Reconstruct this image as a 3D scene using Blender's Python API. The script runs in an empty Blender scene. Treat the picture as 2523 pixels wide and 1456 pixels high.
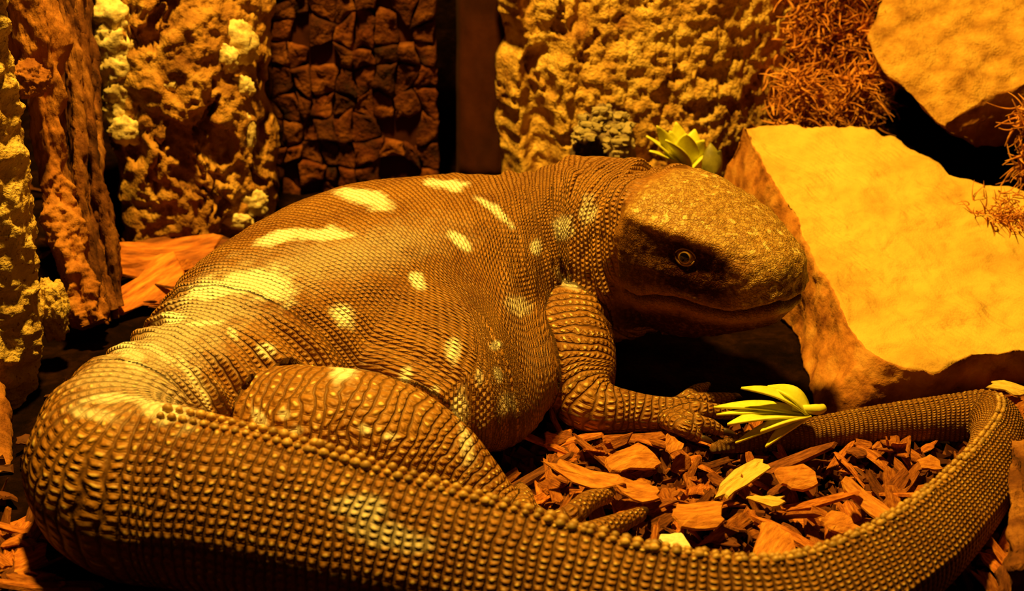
import bpy, bmesh, math, random
import numpy as np
from mathutils import Vector, Matrix
from mathutils.bvhtree import BVHTree

random.seed(7); rng = np.random.RandomState(7)
S = bpy.context.scene
COL = S.collection

# ---------------------------------------------------------------- camera, world, lamp, exposure
F_PX, PITCH, CAM_H = 3400.0, math.radians(25.0), 0.40
cam_d = bpy.data.cameras.new('camera'); cam = bpy.data.objects.new('camera', cam_d); COL.objects.link(cam)
cam_d.sensor_width = 36.0; cam_d.lens = 36.0 * F_PX / 2523.0; cam_d.clip_start = 0.01
cam.location = (0, 0, CAM_H); cam.rotation_euler = (math.pi / 2 - PITCH, 0, 0)
cam_d.dof.use_dof = True; cam_d.dof.focus_distance = 0.76; cam_d.dof.aperture_fstop = 11.0
S.camera = cam
S.view_settings.view_transform = 'Standard'; S.view_settings.look = 'None'
S.view_settings.exposure = 0.0; S.view_settings.gamma = 1.0; S.view_settings.use_curve_mapping = False
w = bpy.data.worlds.new('dark_room'); S.world = w; w.use_nodes = True
w.node_tree.nodes['Background'].inputs[0].default_value = (1.0, 0.40, 0.05, 1)
w.node_tree.nodes['Background'].inputs[1].default_value = 0.007
def lamp(name, loc, target, power, color, radius, angle=100, blend=0.6):
    d = bpy.data.lights.new(name, 'SPOT'); o = bpy.data.objects.new(name, d); COL.objects.link(o)
    d.energy = power; d.color = color; d.shadow_soft_size = radius; d.spot_size = math.radians(angle); d.spot_blend = blend
    o.location = loc
    o.rotation_euler = (Vector(target) - Vector(loc)).to_track_quat('-Z', 'Y').to_euler()
    return o
lamp('heat_lamp', (-0.12, 0.755, 1.02), (0.0, 0.77, 0), 96, (1.0, 0.57, 0.065), 0.04, 120, 0.7)

# ---------------------------------------------------------------- pixel helpers (frame 2523 x 1456)
CP, SP = math.cos(PITCH), math.sin(PITCH)
def ray(px, py):
    x = (px - 1261.5) / F_PX; y = -(py - 728.0) / F_PX
    return np.array([x, CP + y * SP, -SP + y * CP])
def W(px, py, Y=None, Z=None):
    d = ray(px, py); t = (Y / d[1]) if Y is not None else (Z - CAM_H) / d[2]
    return np.array([0, 0, CAM_H]) + d * t
def WP(px, py, p0, n):
    d = ray(px, py); o = np.array([0, 0, CAM_H]); n = np.array(n, float)
    return o + d * (np.dot(np.array(p0) - o, n) / np.dot(d, n))
def XW(px, Y, Z):                                   # world point at a column, depth and height
    zc = Y * CP + (CAM_H - Z) * SP
    return np.array([(px - 1261.5) / F_PX * zc, Y, Z])

# ---------------------------------------------------------------- numpy noise
_G = rng.normal(size=(512, 3)); _G /= np.linalg.norm(_G, axis=1)[:, None]
def _h(i, j, k):
    return ((i * 73856093) ^ (j * 19349663) ^ (k * 83492791)) & 511
def gn(p):
    p = np.asarray(p, float); i = np.floor(p).astype(np.int64); f = p - i
    u = f * f * f * (f * (f * 6 - 15) + 10); r = 0
    for a in (0, 1):
        wa = u[:, 0] if a else 1 - u[:, 0]
        for b in (0, 1):
            wb = u[:, 1] if b else 1 - u[:, 1]
            for c in (0, 1):
                wc = u[:, 2] if c else 1 - u[:, 2]
                g = _G[_h(i[:, 0] + a, i[:, 1] + b, i[:, 2] + c)]
                d = f - np.array([a, b, c])
                r = r + wa * wb * wc * (g * d).sum(1)
    return r * 1.6
def fbm(p, o=4, l=2.1, g=0.5):
    s = 0; a = 1; p = np.asarray(p, float)
    for k in range(o):
        s = s + a * gn(p + 17.3 * k); p = p * l; a *= g
    return s
def ridge(p, o=4):
    s = 0; a = 1; p = np.asarray(p, float)
    for k in range(o):
        s = s + a * (1 - np.abs(gn(p + 9.1 * k)) * 2); p = p * 2.1; a *= 0.5
    return s
def worley(p):
    p = np.asarray(p, float); i = np.floor(p).astype(np.int64); f1 = np.full(len(p), 9.0); f2 = f1.copy(); idd = np.zeros(len(p))
    for a in (-1, 0, 1):
        for b in (-1, 0, 1):
            for c in (-1, 0, 1):
                q = i + np.array([a, b, c]); hh = _h(q[:, 0], q[:, 1], q[:, 2])
                pt = q + 0.5 + 0.48 * _G[hh]
                d = np.linalg.norm(p - pt, axis=1)
                m = d < f1
                f2 = np.where(m, f1, np.minimum(f2, d)); idd = np.where(m, hh, idd); f1 = np.where(m, d, f1)
    return f1, f2, idd
def sst(a, b, x):
    t = np.clip((x - a) / (b - a), 0, 1); return t * t * (3 - 2 * t)

# ---------------------------------------------------------------- object helpers
def mkmesh(name, V, Fq, smooth=True):
    me = bpy.data.meshes.new(name)
    me.from_pydata(np.asarray(V, float).tolist() if isinstance(V, np.ndarray) else V, [], Fq.tolist() if isinstance(Fq, np.ndarray) else Fq)
    if smooth: me.polygons.foreach_set('use_smooth', [True] * len(me.polygons))
    me.update(); return me
def obj(name, me, mat=None, parent=None, label=None, cat=None, group=None, kind=None, loc=None):
    o = bpy.data.objects.new(name, me); COL.objects.link(o)
    if mat is not None and me is not None and len(me.materials) == 0: me.materials.append(mat)
    if parent is not None: o.parent = parent
    if label: o['label'] = label
    if cat: o['category'] = cat
    if group: o['group'] = group
    if kind: o['kind'] = kind
    if loc is not None: o.location = loc
    return o
def fixnormals(me):
    bm = bmesh.new(); bm.from_mesh(me); bmesh.ops.recalc_face_normals(bm, faces=bm.faces); bm.to_mesh(me); bm.free()
def vnormals(me):
    n = np.zeros(len(me.vertices) * 3); me.vertex_normals.foreach_get('vector', n); return n.reshape(-1, 3)
def getV(me):
    v = np.zeros(len(me.vertices) * 3); me.vertices.foreach_get('co', v); return v.reshape(-1, 3)
def setV(me, V):
    me.vertices.foreach_set('co', np.asarray(V, np.float64).ravel()); me.update()

# ---------------------------------------------------------------- materials
def nodes(name):
    m = bpy.data.materials.new(name); m.use_nodes = True; nt = m.node_tree
    return m, nt, nt.nodes['Principled BSDF']
def N(nt, t, **kw):
    n = nt.nodes.new(t)
    for k, v in kw.items(): setattr(n, k, v)
    return n
def math_(nt, op, a, b=None, clamp=False):
    n = N(nt, 'ShaderNodeMath', operation=op, use_clamp=clamp)
    for k, v in enumerate((a, b)):
        if v is None: continue
        if isinstance(v, (int, float)): n.inputs[k].default_value = v
        else: nt.links.new(v, n.inputs[k])
    return n.outputs[0]
def smooth_(nt, x, a, b):
    n = N(nt, 'ShaderNodeMapRange', interpolation_type='SMOOTHSTEP')
    nt.links.new(x, n.inputs[0]); n.inputs[1].default_value = a; n.inputs[2].default_value = b
    return n.outputs[0]
def mix_(nt, f, a, b, blend='MIX'):
    n = N(nt, 'ShaderNodeMix', data_type='RGBA', blend_type=blend)
    for k, v in ((0, f), (6, a), (7, b)):
        if isinstance(v, (int, float)): n.inputs[k].default_value = v
        elif isinstance(v, tuple): n.inputs[k].default_value = (*v, 1)
        else: nt.links.new(v, n.inputs[k])
    return n.outputs[2]
def rough_mat(name, cols, scale=40, det=8, bump=0.5, bd=0.002, rough=0.85, stretch=(1, 1, 1), fine=500, speck=None, spec=0.25, rand=0.0, fbump=0.35):
    """layered noise colour (3 stops) + two scales of bump + optional specks; per-object random shade"""
    m, nt, b = nodes(name); L = nt.links
    tc = N(nt, 'ShaderNodeTexCoord'); mp = N(nt, 'ShaderNodeMapping'); mp.inputs[3].default_value = stretch
    L.new(tc.outputs['Object'], mp.inputs[0]); v = mp.outputs[0]
    oi = N(nt, 'ShaderNodeObjectInfo')
    ad = N(nt, 'ShaderNodeVectorMath', operation='ADD'); L.new(v, ad.inputs[0])
    sc = N(nt, 'ShaderNodeVectorMath', operation='SCALE'); sc.inputs[0].default_value = (3.1, 5.7, 2.3); L.new(oi.outputs['Random'], sc.inputs['Scale'])
    L.new(sc.outputs[0], ad.inputs[1]); v = ad.outputs[0]
    n1 = N(nt, 'ShaderNodeTexNoise'); n1.inputs['Scale'].default_value = scale; n1.inputs['Detail'].default_value = det; n1.inputs['Roughness'].default_value = 0.62; L.new(v, n1.inputs['Vector'])
    cr = N(nt, 'ShaderNodeValToRGB'); e = cr.color_ramp.elements
    e[0].position = 0.33; e[0].color = (*cols[0], 1); e[1].position = 0.68; e[1].color = (*cols[2], 1)
    k = e.new(0.5); k.color = (*cols[1], 1); L.new(n1.outputs[0], cr.inputs[0]); c = cr.outputs[0]
    n2 = N(nt, 'ShaderNodeTexNoise'); n2.inputs['Scale'].default_value = fine; n2.inputs['Detail'].default_value = 4; L.new(v, n2.inputs['Vector'])
    if speck:
        s = smooth_(nt, n2.outputs[0], 0.60, 0.70); c = mix_(nt, s, c, speck)
    if rand:
        hs = N(nt, 'ShaderNodeHueSaturation'); L.new(c, hs.inputs['Color'])
        mr = N(nt, 'ShaderNodeMapRange'); L.new(oi.outputs['Random'], mr.inputs[0]); mr.inputs[3].default_value = 1 - rand; mr.inputs[4].default_value = 1 + rand
        L.new(mr.outputs[0], hs.inputs['Value']); c = hs.outputs[0]
    L.new(c, b.inputs['Base Color']); b.inputs['Roughness'].default_value = rough; b.inputs['Specular IOR Level'].default_value = spec
    h = math_(nt, 'ADD', n1.outputs[0], math_(nt, 'MULTIPLY', n2.outputs[0], fbump))
    bp = N(nt, 'ShaderNodeBump'); bp.inputs['Strength'].default_value = bump; bp.inputs['Distance'].default_value = bd
    L.new(h, bp.inputs['Height']); L.new(bp.outputs[0], b.inputs['Normal'])
    return m
M = {}
M['soil'] = rough_mat('dark_soil', [(.003, .001, .0004), (.008, .0025, .0006), (.022, .007, .002)], 60, bump=1, bd=.004, spec=.03)
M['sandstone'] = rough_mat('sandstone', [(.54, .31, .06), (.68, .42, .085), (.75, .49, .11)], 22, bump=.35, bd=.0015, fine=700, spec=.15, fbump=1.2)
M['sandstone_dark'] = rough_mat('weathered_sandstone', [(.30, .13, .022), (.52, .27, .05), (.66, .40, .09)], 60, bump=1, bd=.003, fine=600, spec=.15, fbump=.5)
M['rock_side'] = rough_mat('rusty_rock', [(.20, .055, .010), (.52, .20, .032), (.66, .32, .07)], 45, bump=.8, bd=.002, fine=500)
M['cork'] = rough_mat('sandy_cork', [(.28, .11, .02), (.64, .37, .075), (.80, .54, .14)], 45, bump=1, bd=.003, fine=450, fbump=.8)
M['beige_bark'] = rough_mat('beige_bark', [(.14, .048, .009), (.40, .185, .036), (.56, .32, .075)], 40, bump=.9, bd=.003, fine=400, fbump=.7)
M['red_bark'] = rough_mat('dark_red_bark', [(.018, .003, .0005), (.085, .016, .003), (.24, .074, .013)], 38, bump=1, bd=.003, fine=300, fbump=.7, rand=.35)
M['red_post'] = rough_mat('dark_red_post', [(.036, .005, .001), (.055, .008, .001), (.075, .013, .002)], 20, bump=.4, bd=.001, fine=300)
M['wood'] = rough_mat('weathered_red_wood', [(.04, .010, .002), (.17, .052, .010), (.42, .17, .036)], 45, bump=1, bd=.003, stretch=(1, 1, .10), fine=500, fbump=.6)
M['orange_wood'] = rough_mat('orange_wood', [(.20, .06, .010), (.38, .135, .024), (.54, .23, .05)], 40, bump=1, bd=.003, stretch=(1, 1, .3), fine=400, fbump=.6)
M['pale_stone'] = rough_mat('pale_stone', [(.46, .27, .06), (.64, .42, .11), (.76, .55, .18)], 55, bump=.9, bd=.003, fine=500, fbump=.7, speck=(.26, .12, .025))
M['crust'] = rough_mat('pale_crust', [(.50, .34, .12), (.78, .60, .27), (.88, .74, .40)], 120, bump=.7, bd=.002, rough=.55, fine=400, spec=.4)
M['chip'] = rough_mat('bark_chip', [(.17, .040, .006), (.44, .125, .017), (.66, .25, .04)], 2.4, bump=.9, bd=.0010, stretch=(.5, 2.6, 1), fine=16, rough=.7, rand=.36)
M['chip_dark'] = rough_mat('dark_bark_chip', [(.07, .018, .004), (.20, .055, .011), (.34, .11, .022)], 2.4, bump=.9, bd=.0010, stretch=(.5, 2.6, 1), fine=14, rough=.75, rand=.35)
M['chip_yellow'] = rough_mat('yellow_wood', [(.62, .36, .06), (.80, .55, .12), (.86, .64, .20)], 2.4, bump=.8, bd=.001, stretch=(.4, 3, 1), fine=16)
M['chip_bright'] = rough_mat('orange_wood_chip', [(.34, .10, .014), (.60, .215, .03), (.74, .34, .06)], 2.2, bump=.9, bd=.0010, stretch=(.5, 2.6, 1), fine=16, rough=.7)
M['chip_white'] = rough_mat('pale_wood', [(.80, .68, .36), (.90, .82, .52), (.95, .88, .60)], 2.5, bump=.6, bd=.001, fine=12)
M['moss'] = rough_mat('rusty_moss', [(.30, .09, .015), (.60, .22, .04), (.80, .38, .08)], 120, bump=.3, bd=.001)
M['leaf'] = rough_mat('green_plastic_leaf', [(.56, .54, .03), (.74, .72, .05), (.84, .82, .10)], 80, bump=.3, bd=.0008, rough=.5, fine=500, spec=.4)
M['leaf_dark'] = rough_mat('olive_leaf', [(.10, .085, .01), (.20, .17, .02), (.30, .26, .03)], 80, bump=.3, bd=.0008, rough=.5, fine=500, spec=.4)
M['claw'] = rough_mat('dark_claw', [(.02, .012, .006), (.05, .025, .01), (.09, .045, .015)], 200, bump=.2, bd=.0005, rough=.4, spec=.5)

# ================================================================ THE SETTING
def heightgrid(x0, x1, y0, y1, nx, ny, fz):
    xs, ys = np.meshgrid(np.linspace(x0, x1, nx), np.linspace(y0, y1, ny)); P = np.stack([xs.ravel(), ys.ravel(), np.zeros(xs.size)], 1)
    P[:, 2] = fz(P); i = np.arange((ny - 1) * nx).reshape(ny - 1, nx)[:, :-1].ravel()
    return P, np.stack([i, i + 1, i + nx + 1, i + nx], 1)
V, Fq = heightgrid(-0.75, 0.75, 0.25, 1.32, 240, 170, lambda P: -0.006 + 0.004 * fbm(P * 28, 4))
obj('floor', mkmesh('floor', V, Fq), M['soil'], kind='structure')
def box(x0, x1, y0, y1, z0, z1):
    V = [(x, y, z) for z in (z0, z1) for y in (y0, y1) for x in (x0, x1)]
    return V, [(0, 2, 3, 1), (4, 5, 7, 6), (0, 1, 5, 4), (2, 6, 7, 3), (0, 4, 6, 2), (1, 3, 7, 5)]
for nm, b in (('wall_back', (-.75, .75, 1.30, 1.32, -.02, .75)), ('wall_left', (-.77, -.75, .25, 1.32, -.02, .75)), ('wall_right', (.75, .77, .25, 1.32, -.02, .75))):
    obj(nm, mkmesh(nm, *box(*b), smooth=False), M['soil'], kind='structure')

def panel(name, corners, nx, ny, thick, disp, edge=0.0, escale=6, curve=0.0, mat=None, seed=0, **kw):
    """thick slab: displaced front, flat back, ragged outline. corners TL,TR,BR,BL"""
    TL, TR, BR, BL = [np.array(c, float) for c in corners]
    u, v = np.meshgrid(np.linspace(0, 1, nx), np.linspace(0, 1, ny)); u = u.ravel(); v = v.ravel()
    wv = np.stack([np.zeros_like(v) + seed, v * escale, np.zeros_like(v)], 1)
    if edge:
        eL = edge * fbm(wv + 3.1, 4); eR = edge * fbm(wv + 8.7, 4)
        uu = u + eL * (1 - u) ** 2 + eR * u ** 2
    else: uu = u
    P = (TL * ((1 - uu) * (1 - v))[:, None] + TR * (uu * (1 - v))[:, None] + BR * (uu * v)[:, None] + BL * ((1 - uu) * v)[:, None])
    n = np.cross(TR - TL, TL - BL); n /= np.linalg.norm(n)
    if np.dot(n, np.array([0, 0, CAM_H]) - P.mean(0)) < 0: n = -n
    e = np.minimum(np.minimum(u, 1 - u), np.minimum(v, 1 - v)); rim = sst(0, 0.06, e)
    d = disp(P + seed * 3.7, u, v) + curve * (1 - (2 * u - 1) ** 2)
    Fp = P + n * (d - thick * 0.35 * (1 - rim))[:, None]
    Bp = P - n * thick
    i = np.arange((ny - 1) * nx).reshape(ny - 1, nx)[:, :-1].ravel(); q = np.stack([i, i + nx, i + nx + 1, i + 1], 1)
    k = nx * ny; ring = list(range(nx)) + [r * nx + nx - 1 for r in range(1, ny)] + [(ny - 1) * nx + c for c in range(nx - 2, -1, -1)] + [r * nx for r in range(ny - 2, 0, -1)]
    sides = [(ring[j], ring[(j + 1) % len(ring)], ring[(j + 1) % len(ring)] + k, ring[j] + k) for j in range(len(ring))]
    me = mkmesh(name, np.vstack([Fp, Bp]), q.tolist() + (q[:, ::-1] + k).tolist() + sides)
    fixnormals(me)
    return obj(name, me, mat, **kw)

# ---- back: sandy cork slab (right of centre)
def d_cork(P, u, v):
    f1, f2, _ = worley(P * np.array([60, 60, 50]))
    big = 0.009 * fbm(P * np.array([11, 11, 7]), 3)
    holes = -0.0065 * sst(0.38, 0.60, fbm(P * 46 + 5, 4))
    ridge_l = 0.020 * np.exp(-((u - (0.05 + 0.05 * (v - .6))) / 0.03) ** 2) + 0.010 * np.exp(-((u - (0.16 + 0.05 * v)) / 0.04) ** 2)
    left = -.010 * sst(.42, .2, u) * sst(-.1, .35, fbm(P * np.array([30, 30, 14]) + 9, 3))
    return big + holes + ridge_l + left + 0.0024 * fbm(P * 120, 4) - 0.0012 * sst(.1, 0, f2 - f1)
panel('cork_slab', (XW(1225, 1.04, .36), XW(1985, 1.06, .36), XW(1960, 1.06, -.01), XW(1240, 1.02, -.01)), 260, 210, .03, d_cork, .03, 9, .045, M['cork'], 1,
      label='tall sandy pitted cork bark slab standing behind the lizard neck', cat='bark slab')
# ---- back: smooth dark red post beside the black gap
panel('bark_post', (XW(1122, 1.10, .40), XW(1300, 1.10, .40), XW(1300, 1.09, -.01), XW(1122, 1.09, -.01)), 40, 110, .03,
      lambda P, u, v: .004 * fbm(P * np.array([30, 30, 8]), 4), .02, 4, .02, M['red_post'], 2,
      label='smooth dark red wooden post beside the black gap at the back', cat='post')
# ---- back: dark red panel covered with cracked plates
back = obj('dark_bark_panel', None, None, label='dark red bark panel of cracked plates behind the lizard back', cat='bark panel')
bx0, bx1 = XW(600, 1.07, .2)[0], XW(1068, 1.07, .2)[0]
V, Fq = heightgrid(bx0, bx1, -.02, .45, 60, 90, lambda P: .003 * fbm(P * 40, 4))
V = np.stack([V[:, 0], 1.075 - V[:, 2], V[:, 1]], 1)
obj('backing', mkmesh('bark_backing', V, Fq), M['red_post'], back)
def plate_mesh(poly, th, seed, n=7):
    """rough bark plate: polygon (x,z) -> domed, chipped grid with sides"""
    c = poly.mean(0); m = len(poly); per = []
    for k in range(m):
        a, b = poly[k], poly[(k + 1) % m]
        for j in range(4): per.append(a + (b - a) * j / 4)
    per = np.array(per); pn = np.stack([per[:, 0] * 90 + seed, per[:, 1] * 90, np.zeros(len(per))], 1)
    per = c + (per - c) * (0.95 + 0.40 * gn(pn))[:, None]
    rings = [(0.0, 1.0), (.35, 1.0), (.7, 1.0), (.93, .97), (1.0, .75), (1.03, -.4)]
    V = [(c[0], -th, c[1])]; F = []
    K = len(per)
    for r, h in rings[1:]:
        q = c + (per - c) * r
        nn = fbm(np.stack([q[:, 0] * 70 + seed, q[:, 1] * 70, np.full(K, r)], 1), 3) * .0030 * (1 if h > .3 else 0)
        V += [(q[k, 0], -th * h - nn[k], q[k, 1]) for k in range(K)]
    for k in range(K): F.append((0, 1 + (k + 1) % K, 1 + k))
    for r in range(len(rings) - 2):
        o = 1 + r * K
        for k in range(K): F.append((o + k, o + (k + 1) % K, o + K + (k + 1) % K, o + K + k))
    return mkmesh('bark_plate', V, F)
gx, gz = 9, 13
gp = np.zeros((gx + 1, gz + 1, 2))
for i in range(gx + 1):
    for j in range(gz + 1):
        gp[i, j] = (bx0 + (bx1 - bx0) * (i + (random.uniform(-.32, .32) if 0 < i < gx else 0)) / gx, .26 * (j + random.uniform(-.36, .36)) / gz - .02)
for i in range(gx):
    for j in range(gz):
        if (i in (6, 7) and random.random() < .2) or random.random() < .1: continue
        poly = np.array([gp[i, j], gp[i + 1, j], gp[i + 1, j + 1], gp[i, j + 1]]); c = poly.mean(0)
        poly = c + (poly - c) * random.uniform(.93, 1.02)
        me = plate_mesh(poly - c, random.uniform(.002, .0065), i * 13 + j)
        obj('bark_plate', me, M['red_bark'], back, loc=(c[0], 1.073, c[1]))
# ---- back left: beige bark slab with pale crusts
def d_beige(P, u, v):
    Pw = P + .012 * np.stack([fbm(P * 22, 3), fbm(P * 22 + 7, 3), fbm(P * 22 + 15, 3)], 1)
    big = .014 * fbm(Pw * np.array([16, 16, 6]), 4)
    groove = -.016 * sst(.18, .5, fbm(Pw * np.array([40, 40, 12]) + 4, 4))
    return big + groove + .004 * fbm(P * 95, 4) + .005 * np.maximum(0, ridge(P * np.array([22, 22, 9]), 3) - 1.0)
beige = panel('cork_slab', (XW(195, .985, .34), XW(648, 1.03, .34), XW(690, .985, -.005), XW(310, .925, -.005)), 130, 230, .025, d_beige, .06, 8, .03, M['beige_bark'], 4,
      label='beige furrowed bark slab with pale crusts at the back left', cat='bark slab')
bv = BVHTree.FromObject(beige, bpy.context.evaluated_depsgraph_get()) if False else None
def bvh_of(o):
    me = o.data; return BVHTree.FromPolygons([tuple(v.co) for v in me.vertices], [tuple(p.vertices) for p in me.polygons])
def hit(bv, px, py):
    r = bv.ray_cast(Vector((0, 0, CAM_H)), Vector(ray(px, py)).normalized())
    return r[0], r[1]
def lump(name, center, ax, seed, amp=.35, sc=2.2, mat=None, parent=None, res=4, fine=.10, **kw):
    bm = bmesh.new(); bmesh.ops.create_icosphere(bm, subdivisions=res, radius=1); me = bpy.data.meshes.new(name); bm.to_mesh(me); bm.free()
    V = getV(me); r = 1 + amp * fbm(V * sc + seed, 3) * .6 + fine * fbm(V * sc * 4 + seed, 3)
    V = V * r[:, None] * np.array(ax); setV(me, V)
    me.polygons.foreach_set('use_smooth', [True] * len(me.polygons))
    return obj(name, me, mat, parent, loc=tuple(center), **kw)
bvb = bvh_of(beige)
k = 0
for px, py, rx, rz in ((272, 45, 44, 46), (280, 105, 46, 50), (290, 165, 44, 50), (298, 225, 40, 46), (304, 275, 42, 44), (308, 322, 36, 34), (585, 105, 46, 50), (560, 145, 26, 30), (612, 330, 16, 42), (598, 215, 28, 26), (620, 500, 40, 34), (585, 545, 36, 20), (420, 210, 16, 14)):
    h, n = hit(bvb, px, py)
    if h is None: continue
    s = h.y * 1.1 / F_PX
    lump('pale_crust', h, (rx * s, min(rx, rz) * s * .45, rz * s), k * 7.7, .5, 2.0, M['crust'], beige, 4, .14); k += 1

# ---- left: splintered red log made of strands, orange branch, pale rock column
def tube(path, radii, nseg=16, name='tube', noise=.0, nscale=40, flat=1.0, seed=0, jag=0.0, sub=6):
    """swept tube through points with radius noise; open spline, closed ends"""
    P = np.array(path, float); R = np.array(radii, float)
    t = np.arange(len(P)); tt = np.linspace(0, len(P) - 1, (len(P) - 1) * sub + 1)
    C = catmull(P, tt); rr = np.interp(tt, t, R)
    T = np.gradient(C, axis=0); T /= np.linalg.norm(T, axis=1)[:, None]
    up = np.array([0, -1, 0]) if abs(T[:, 1]).mean() < .8 else np.array([0, 0, 1.])
    Sd = np.cross(T, up); Sd /= np.linalg.norm(Sd, axis=1)[:, None]; U = np.cross(Sd, T)
    a = np.linspace(0, 2 * np.pi, nseg, endpoint=False); V = []
    for i in range(len(C)):
        V.append(C[i] + rr[i] * (np.cos(a)[:, None] * Sd[i] + flat * np.sin(a)[:, None] * U[i]))
    V = np.array(V); n, m = V.shape[:2]; V = V.reshape(-1, 3)
    if noise:
        ctr = np.repeat(C, m, 0); d = V - ctr; l = np.linalg.norm(d, axis=1)[:, None] + 1e-9
        st = np.array([1, 1, .16]) if jag else np.ones(3)
        V = V + d / l * (noise * fbm(V * nscale * st + seed, 4) * np.minimum(1, l[:, 0] / .004))[:, None]
    Fq = [(i * m + j, i * m + (j + 1) % m, (i + 1) * m + (j + 1) % m, (i + 1) * m + j) for i in range(n - 1) for j in range(m)]
    k = len(V); V = np.vstack([V, C[0], C[-1]])
    Fq += [(k, (j + 1) % m, j) for j in range(m)] + [(k + 1, (n - 1) * m + j, (n - 1) * m + (j + 1) % m) for j in range(m)]
    me = mkmesh(name, V, Fq); fixnormals(me); return me
def catmull(P, tt):
    P = np.array(P, float); n = len(P); i = np.clip(np.floor(tt).astype(int), 0, n - 2); f = (tt - i)[:, None] if P.ndim > 1 else tt - i
    p0 = P[np.maximum(i - 1, 0)]; p1 = P[i]; p2 = P[i + 1]; p3 = P[np.minimum(i + 2, n - 1)]
    return .5 * (2 * p1 + (p2 - p0) * f + (2 * p0 - 5 * p1 + 4 * p2 - p3) * f * f + (3 * p1 - p0 - 3 * p2 + p3) * f ** 3)
log = obj('splintered_log', None, label='dark red splintered log leaning against the beige bark', cat='log', loc=tuple(W(270, 850, Z=0)))
L0 = np.array(W(270, 850, Z=0))
strands = []
for k in range(19):
    f = (k % 10) / 9; lay = k // 10
    jx = lambda: random.uniform(-10, 10)
    top = W(104 + 100 * f + jx(), -60, Y=.91 - .016 * lay + random.uniform(-.006, .006))
    mid = W(146 + 100 * f + jx(), 420, Y=.873 - .016 * lay + random.uniform(-.006, .006))
    bot = W(222 + 80 * f + jx(), 850 - 40 * f - random.uniform(0, 60) * lay, Y=.82 + .02 * f - .010 * lay)
    bot[2] = max(bot[2], -.002)
    w2 = lambda: np.array([random.uniform(-.003, .003), random.uniform(-.002, .002), 0])
    me = tube([top - L0, .5 * (top + mid) - L0 + w2(), mid - L0, .5 * (mid + bot) - L0 + w2(), bot - L0],
              [random.uniform(.0024, .0052) for _ in range(4)] + [.0028], 20, 'strand', .0030, 210, 1.0, k * 5.0, 1, 34)
    obj('wood_strand', me, M['wood'], log)
br = tube([W(40, -60, .85), W(85, 120, .85), W(112, 290, .84), W(125, 420, .832), W(152, 560, .82), W(190, 690, .805), W(232, 800, .79)], [.018, .017, .0075, .007, .0105, .0115, .010], 48, 'branch', .0075, 120, .8, 3, 1, 40)
obj('orange_branch', br, M['orange_wood'], label='orange brown flaky branch standing in front of the splintered log', cat='branch')
lump('rounded_knot', W(72, 195, .822), (.0125, .010, .0115), 4.4, .35, 1.8, M['orange_wood'], None, 5, label='rounded amber lump on the orange branch at the upper left', cat='knot')
# pale column at the far left
colm = tube([W(-72, -80, .74), W(-70, 100, .74), W(-70, 300, .738), W(-68, 550, .735), W(-72, 700, .735), W(-75, 830, .732), W(-80, 960, .73), W(-82, 1080, .72)],
            [.017, .020, .0265, .0345, .039, .041, .038, .031], 110, 'column', .0040, 80, .9, 6, 0, 44)
obj('stone_column', colm, M['pale_stone'], label='pale pitted stone column at the far left edge', cat='rock')
lump('small_stone', W(128, 765, .765), (.010, .009, .020), 9.1, .45, 1.7, M['pale_stone'], None, 5, label='small pale stone leaning on the stone column at the left', cat='rock')
low = tube([W(-30, 960, .70), W(-12, 1120, .66), W(-10, 1290, .62)], [.010, .009, .008], 30, 'post', .004, 60, 1, 2, 1, 30)
obj('wood_stake', low, M['orange_wood'], label='narrow orange stake at the left edge beside the tail base', cat='stake')

# ================================================================ ROCKS
def prism_rock(name, top, bot, seed, mats, amp=.004, sc=30, M_=360, nt_=60, ns=34, lean=1.0, stria=0.0, faces=None, **kw):
    """rock from a top outline and a bottom outline (same number of points); finely divided, noise-worn"""
    top = np.array(top, float); bot = np.array(bot, float)
    per = np.linalg.norm(np.roll(top, -1, 0) - top, axis=1); cum = np.concatenate([[0], np.cumsum(per)]); ss = np.linspace(0, cum[-1], M_, endpoint=False)
    idx = np.searchsorted(cum, ss, 'right') - 1; f = ((ss - cum[idx]) / per[idx])[:, None]; nx = (idx + 1) % len(top)
    Tp = top[idx] * (1 - f) + top[nx] * f; Bp = bot[idx] * (1 - f) + bot[nx] * f
    ct, cb = top.mean(0), bot.mean(0); rings = []; side = []
    for k in range(1, nt_ + 1): rings.append(ct + (Tp - ct) * (k / nt_) ** .8); side.append(0)
    for k in range(1, ns + 1): rings.append(Tp + (Bp - Tp) * k / ns); side.append(1)
    for k in range(1, 6): rings.append(cb + (Bp - cb) * (1 - k / 6)); side.append(1)
    V = np.vstack([ct[None]] + rings + [cb[None]]); K = M_; F = []
    for k in range(K): F.append((0, 1 + k, 1 + (k + 1) % K))
    for r in range(len(rings) - 1):
        o = 1 + r * K
        for k in range(K): F.append((o + k, o + K + k, o + K + (k + 1) % K, o + (k + 1) % K))
    o = 1 + (len(rings) - 1) * K; e = len(V) - 1
    for k in range(K): F.append((o + k, e, o + (k + 1) % K))
    me = mkmesh(name, V, F); fixnormals(me)
    n = vnormals(me); d = amp * fbm(V * sc * .7 + seed, 3) + stria * np.sin((V[:, 0] * .75 + V[:, 1] * .66) * 1500 + 3 * fbm(V * 40, 2)) * sst(.0, .4, fbm(V * 14 + 2, 2) + .25)
    V = V + n * d[:, None] + .6 * amp * np.stack([fbm(V * sc * 1.7 + 11, 3), fbm(V * sc * 1.7 + 23, 3), fbm(V * sc * 1.7 + 37, 3)], 1)
    setV(me, V)
    for m in mats: me.materials.append(m)
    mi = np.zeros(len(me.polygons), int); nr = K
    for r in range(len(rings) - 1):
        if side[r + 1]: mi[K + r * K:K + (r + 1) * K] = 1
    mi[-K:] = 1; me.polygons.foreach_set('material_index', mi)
    return obj(name, me, **kw)
sp0 = W(2150, 885, Y=.70); sn = np.array([.02, -.24, 1.0])
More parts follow.
